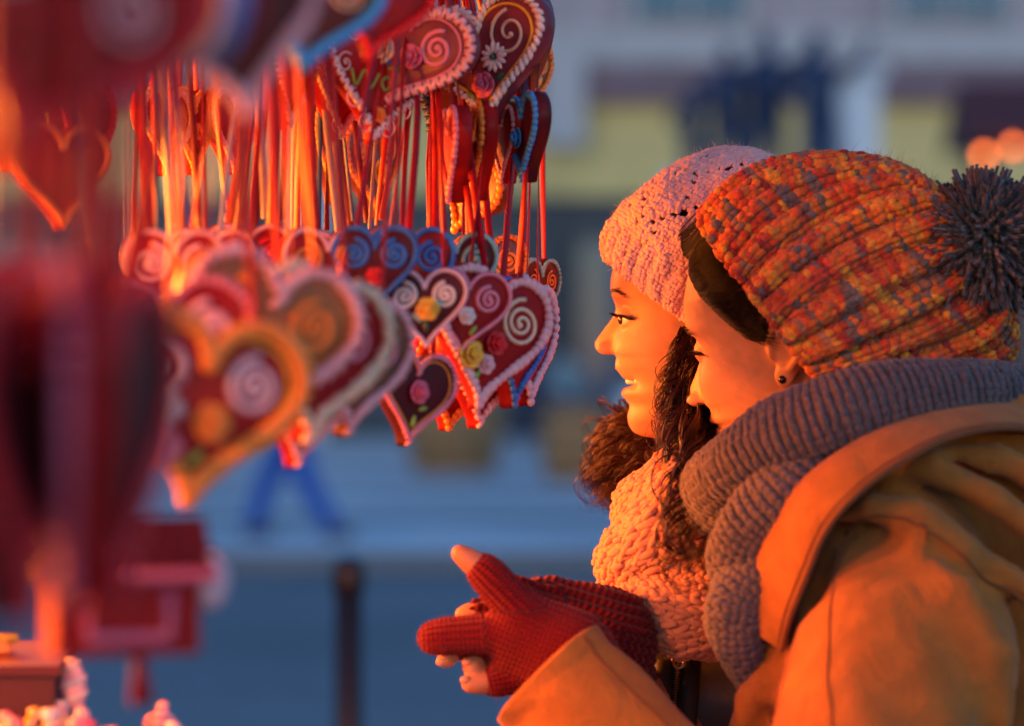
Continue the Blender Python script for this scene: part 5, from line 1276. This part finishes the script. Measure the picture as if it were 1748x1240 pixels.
# --- camel coat
M['camel'] = mat('camel_wool', (.38, .125, .014), .9, .25, 45., .6, 420., sheen=.10, dist=.0016)
M['camel_edge'] = mat('camel_wool_edge', (.20, .060, .010), .9, .2, 60., .3, 900., sheen=.1)
def coat(X, Y, Z):
    f = chain(X, Y, Z, [neckB + np.array([.05, .0, -.09]), neckB + np.array([.16, 0, -.24]), hipB + (.0, 0, .0), hipB + (0, 0, -.45)], [.115, .165, .185, .24], .06)
    # near sleeve: shoulder, upper arm, elbow, forearm with flared cuff
    sl = chain(X, Y, Z, [P(1520, 960, 2.62), P(1545, 1120, 2.56), P(1480, 1330, 2.50)], [.078, .086, .088], .04)
    sl = smin(sl, chain(X, Y, Z, [P(1480, 1380, 2.50), P(1290, 1490, 2.52), P(1110, 1340, 2.57)], [.08, .072, .060], .03), .03)
    # far sleeve
    sl2 = chain(X, Y, Z, [np.array([.36, 2.98, 1.36]), np.array([.30, 2.97, 1.03]), P(1040, 1235, 2.80)], [.085, .07, .05], .03)
    # back / hood gather
    bk = chain(X, Y, Z, [P(1560, 830, 2.70), P(1700, 805, 2.71), P(1850, 860, 2.74), P(1960, 1010, 2.76)], [.075, .085, .095, .11], .06)
    f = smin(f, bk, .08); f = smin(f, sl2, .03)
    # front panel falling left of the sleeve
    fp = chain(X, Y, Z, [P(1400, 960, 2.65), P(1385, 1100, 2.64), P(1335, 1270, 2.64)], [.042, .044, .050], .03)
    f = smin(f, fp, .012); f = smin(f, sl, .006)
    # folds
    def fold(pts, r, k): 
        nonlocal f
        f = smin(f, chain(X, Y, Z, PP(pts), [r*.6] + [r]*(len(pts) - 2) + [r*.12], .006), k)
    fold([(1435, 890, 2.555), (1490, 866, 2.535), (1570, 880, 2.525), (1650, 935, 2.525), (1760, 1010, 2.54), (1880, 1110, 2.60)], .012, .006)
    fold([(1500, 800, 2.575), (1590, 800, 2.565), (1690, 850, 2.56), (1800, 930, 2.57), (1920, 1040, 2.64)], .013, .022)
    fold([(1600, 770, 2.59), (1700, 780, 2.585), (1800, 830, 2.59), (1920, 930, 2.66)], .013, .022)
    fold([(1565, 900, 2.53), (1640, 1000, 2.50), (1700, 1120, 2.485), (1720, 1260, 2.48)], .018, .030)
    fold([(1425, 960, 2.575), (1415, 1080, 2.55), (1425, 1240, 2.54)], .012, .020)
    fold([(1560, 1180, 2.475), (1610, 1260, 2.46), (1660, 1330, 2.46)], .016, .03)
    fold([(1318, 1135, 2.61), (1282, 1190, 2.60), (1256, 1290, 2.60)], .014, .016)
    fold([(1365, 1120, 2.58), (1345, 1200, 2.575), (1340, 1290, 2.57)], .012, .02)
    f = smax(f, -chain(X, Y, Z, PP([(1408, 900, 2.545), (1395, 1020, 2.555), (1398, 1140, 2.56), (1400, 1280, 2.555)]), [.006, .010, .008, .006], .01), .014)
    f = smax(f, -chain(X, Y, Z, PP([(1600, 940, 2.505), (1680, 1010, 2.50), (1745, 1060, 2.50)]), [.006, .012, .014], .01), .016)
    f = f + .0016*np.sin(X*62 + Z*35)*np.sin(Z*48 - Y*30 + 1.0) + .0010*np.sin(X*110 - Z*90)*np.sin(Y*80 + Z*60)
    return f
vc, qc = sdf_mesh(coat, (-.02, 2.28, .50), (1.0, 3.16, 1.56), .0065, 2)
cto = mk('coat', vc - pB, qc, M['camel'], Bp); tag(cto, 'camel wool coat with wide hooded collar')
# small creases over the felt
n_, l_ = M['camel'].node_tree.nodes, M['camel'].node_tree.links
w1 = n_.new('ShaderNodeTexNoise'); w1.inputs['Scale'].default_value = 22; w1.inputs['Detail'].default_value = 3; w1.inputs['Distortion'].default_value = 1.2
b1 = n_.new('ShaderNodeBump'); b1.inputs['Strength'].default_value = .45; b1.inputs['Distance'].default_value = .010
tc_ = [x for x in n_ if x.type == 'TEX_COORD'][0]; b0 = [x for x in n_ if x.type == 'BUMP' and x != b1][0]
l_.new(tc_.outputs['Object'], w1.inputs['Vector']); l_.new(w1.outputs[0], b1.inputs['Height']); l_.new(b1.outputs[0], b0.inputs['Normal'])
# flared cuff: open tube with turned edge and seam
def cuff_surf():
    ax = [P(1240, 1470, 2.54), P(1100, 1325, 2.57), P(1020, 1240, 2.585), P(968, 1184, 2.60), P(938, 1152, 2.605)]
    p = spline(ax, 24); T, N, B = frames(p, up=(0, -1, 0)); a = np.linspace(0, 2*math.pi, 49)[:-1]
    r = np.interp(np.linspace(0, 1, 24), [0, .4, .8, 1], [.064, .061, .060, .061])
    g = np.random.default_rng(3); v = []
    rows = []
    for i in range(24):
        rr = r[i]*(1 + .035*np.sin(2*a + 1.0) + .02*np.sin(3*a - .3*i) + .02*np.sin(5*a + .5*i))
        rows.append(p[i] + rr[:, None]*(N[i]*np.cos(a)[:, None]*.86 + B[i]*np.sin(a)[:, None]*1.02))
    # rounded lip, then the inside
    for k, (dr, dt) in enumerate([(.0, .0025), (-.0035, .004), (-.007, .0025), (-.009, -.004), (-.010, -.05)]):
        rr = r[-1]*(1 + .035*np.sin(2*a + 1.0) + .02*np.sin(3*a - .3*23) + .02*np.sin(5*a + .5*23)) + dr
        rows.append(p[-1] + T[-1]*dt + rr[:, None]*(N[-1]*np.cos(a)[:, None]*.86 + B[-1]*np.sin(a)[:, None]*1.02))
    m = len(a); V = np.concatenate(rows); nr = len(rows); i = np.arange(nr - 1)[:, None]*m; j = np.arange(m)[None]; k = (j + 1) % m
    return V, np.stack([i + j, i + k, i + m + k, i + m + j], -1).reshape(-1, 4), rows
V, Q, rows = cuff_surf()
sl = mk('sleeve_cuff', V - pB, Q, M['camel'], cto)
# seam ridge running along the sleeve
ks = min(range(48), key=lambda k: abs(rows[18][k][0] - P(1010, 1118, 2.54)[0]) + 3*abs(rows[18][k][2] - P(1010, 1118, 2.54)[2]))
b = MB(); b.tube(np.array([rows[i][ks] for i in range(0, 24)]) + (0, -.0002, 0), .0016, 6); b.out('cuff_seam', M['camel_edge'], sl, M=Tm(np.eye(3), -pB))
# wide collar of the hood: thick felt band from the chest over the shoulder to the nape
inner = [(1288, 1085, 2.600), (1280, 1010, 2.592), (1296, 930, 2.578), (1335, 850, 2.562), (1420, 775, 2.555), (1520, 720, 2.570), (1620, 690, 2.60), (1720, 683, 2.64), (1820, 690, 2.70), (1880, 705, 2.80), (1870, 715, 2.92)]
outer = [(1335, 1115, 2.578), (1350, 1060, 2.560), (1380, 985, 2.535), (1415, 905, 2.515), (1475, 838, 2.505), (1560, 780, 2.515), (1640, 745, 2.54), (1730, 733, 2.575), (1830, 752, 2.63), (1930, 775, 2.76), (1930, 790, 2.93)]
si, so2 = spline(PP(inner), 70), spline(PP(outer), 70)
# lower tip reaches the traced corner
mids = [(0, -.002), (.25, .004), (.5, .006), (.75, .006), (1, .004)]
def band(off):
    rows = []
    for t, bul in mids:
        w = np.linspace(0, 1, 70); wav = .003*np.sin(w*17 + t*4)*(t*(1 - t)*4)
        rows.append(si*(1 - t) + so2*t + np.array([0, -1., .25])*(bul + off)[..., None] if np.ndim(off) else si*(1 - t) + so2*t + np.array([-.25, -1., .25])*(bul + off) + np.array([0, -1, 0])*wav[:, None])
    dense = []
    for tt_ in np.linspace(0, 4, 17):
        k = min(int(tt_), 3); f_ = tt_ - k; f_ = f_*f_*(3 - 2*f_) if False else f_; dense.append(rows[k]*(1 - f_) + rows[k + 1]*f_)
    return np.array(dense)
top, bot = band(.004), band(-.003)
nr, nc = top.shape[:2]; V = np.concatenate([top.reshape(-1, 3), bot.reshape(-1, 3)]); o2 = nr*nc
I, J = np.meshgrid(np.arange(nr - 1), np.arange(nc - 1), indexing='ij'); I = I.ravel(); J = J.ravel()
qt = np.stack([I*nc + J, I*nc + J + 1, (I + 1)*nc + J + 1, (I + 1)*nc + J], 1); qb_ = qt[:, ::-1] + o2
j = np.arange(nc - 1); i = np.arange(nr - 1)
e1 = np.stack([j, j + o2, j + 1 + o2, j + 1], 1); L0 = (nr - 1)*nc; e2 = np.stack([L0 + j, L0 + j + 1, L0 + j + 1 + o2, L0 + j + o2], 1)
e3 = np.stack([i*nc, (i + 1)*nc, (i + 1)*nc + o2, i*nc + o2], 1); e4 = np.stack([i*nc + nc - 1, i*nc + nc - 1 + o2, (i + 1)*nc + nc - 1 + o2, (i + 1)*nc + nc - 1], 1)
V = laplace(V, np.concatenate([qt, qb_, e1, e2, e3, e4]), 3)
col_o = mk('hood_collar', V - pB, np.concatenate([qt, qb_, e1, e2, e3, e4]), M['camel'], cto)
edge = V[(nr - 1)*nc:nr*nc]
b = MB(); b.tube(edge + (0, -.001, -.0), .0032, 8); b.out('piped_edge', M['camel_edge'], col_o, M=Tm(np.eye(3), -pB))
edge2 = V[(nr - 3)*nc:(nr - 2)*nc]
b = MB(); b.tube(edge2 + (0, .0000, 0), .0010, 6); b.out('stitch_line', M['camel_edge'], col_o, M=Tm(np.eye(3), -pB))
# seams sewn into the coat
pxv = np.stack([874 + vc[:, 0]/vc[:, 1]*FPX, 620 - (vc[:, 2] - CAMZ)/vc[:, 1]*FPX], 1)
def seam(path, r, name='seam'):
    out = []
    for (x, y) in spline(np.array(path, float), 8*len(path)):
        m = np.where((np.abs(pxv[:, 0] - x) < 9) & (np.abs(pxv[:, 1] - y) < 9))[0]
        if len(m): out.append(vc[m[np.argmin(vc[m, 1])]])
    p = np.array(out); 
    for _ in range(3): p[1:-1] = (p[:-2] + 2*p[1:-1] + p[2:])/4
    b = MB(); b.tube(p - (0, .0004, 0), r, 6); b.out(name, M['camel_edge'], cto, M=Tm(np.eye(3), -pB))
seam([(1440, 905), (1500, 884), (1560, 892), (1610, 930), (1680, 985), (1745, 1035)], .0014)
seam([(1425, 930), (1412, 1040), (1408, 1140), (1415, 1236)], .0012)
seam([(1570, 884), (1574, 905), (1572, 925)], .0011)
seam([(1330, 1125), (1318, 1180), (1308, 1238)], .0011)
legs(Bp, pB, hipB, ftB)
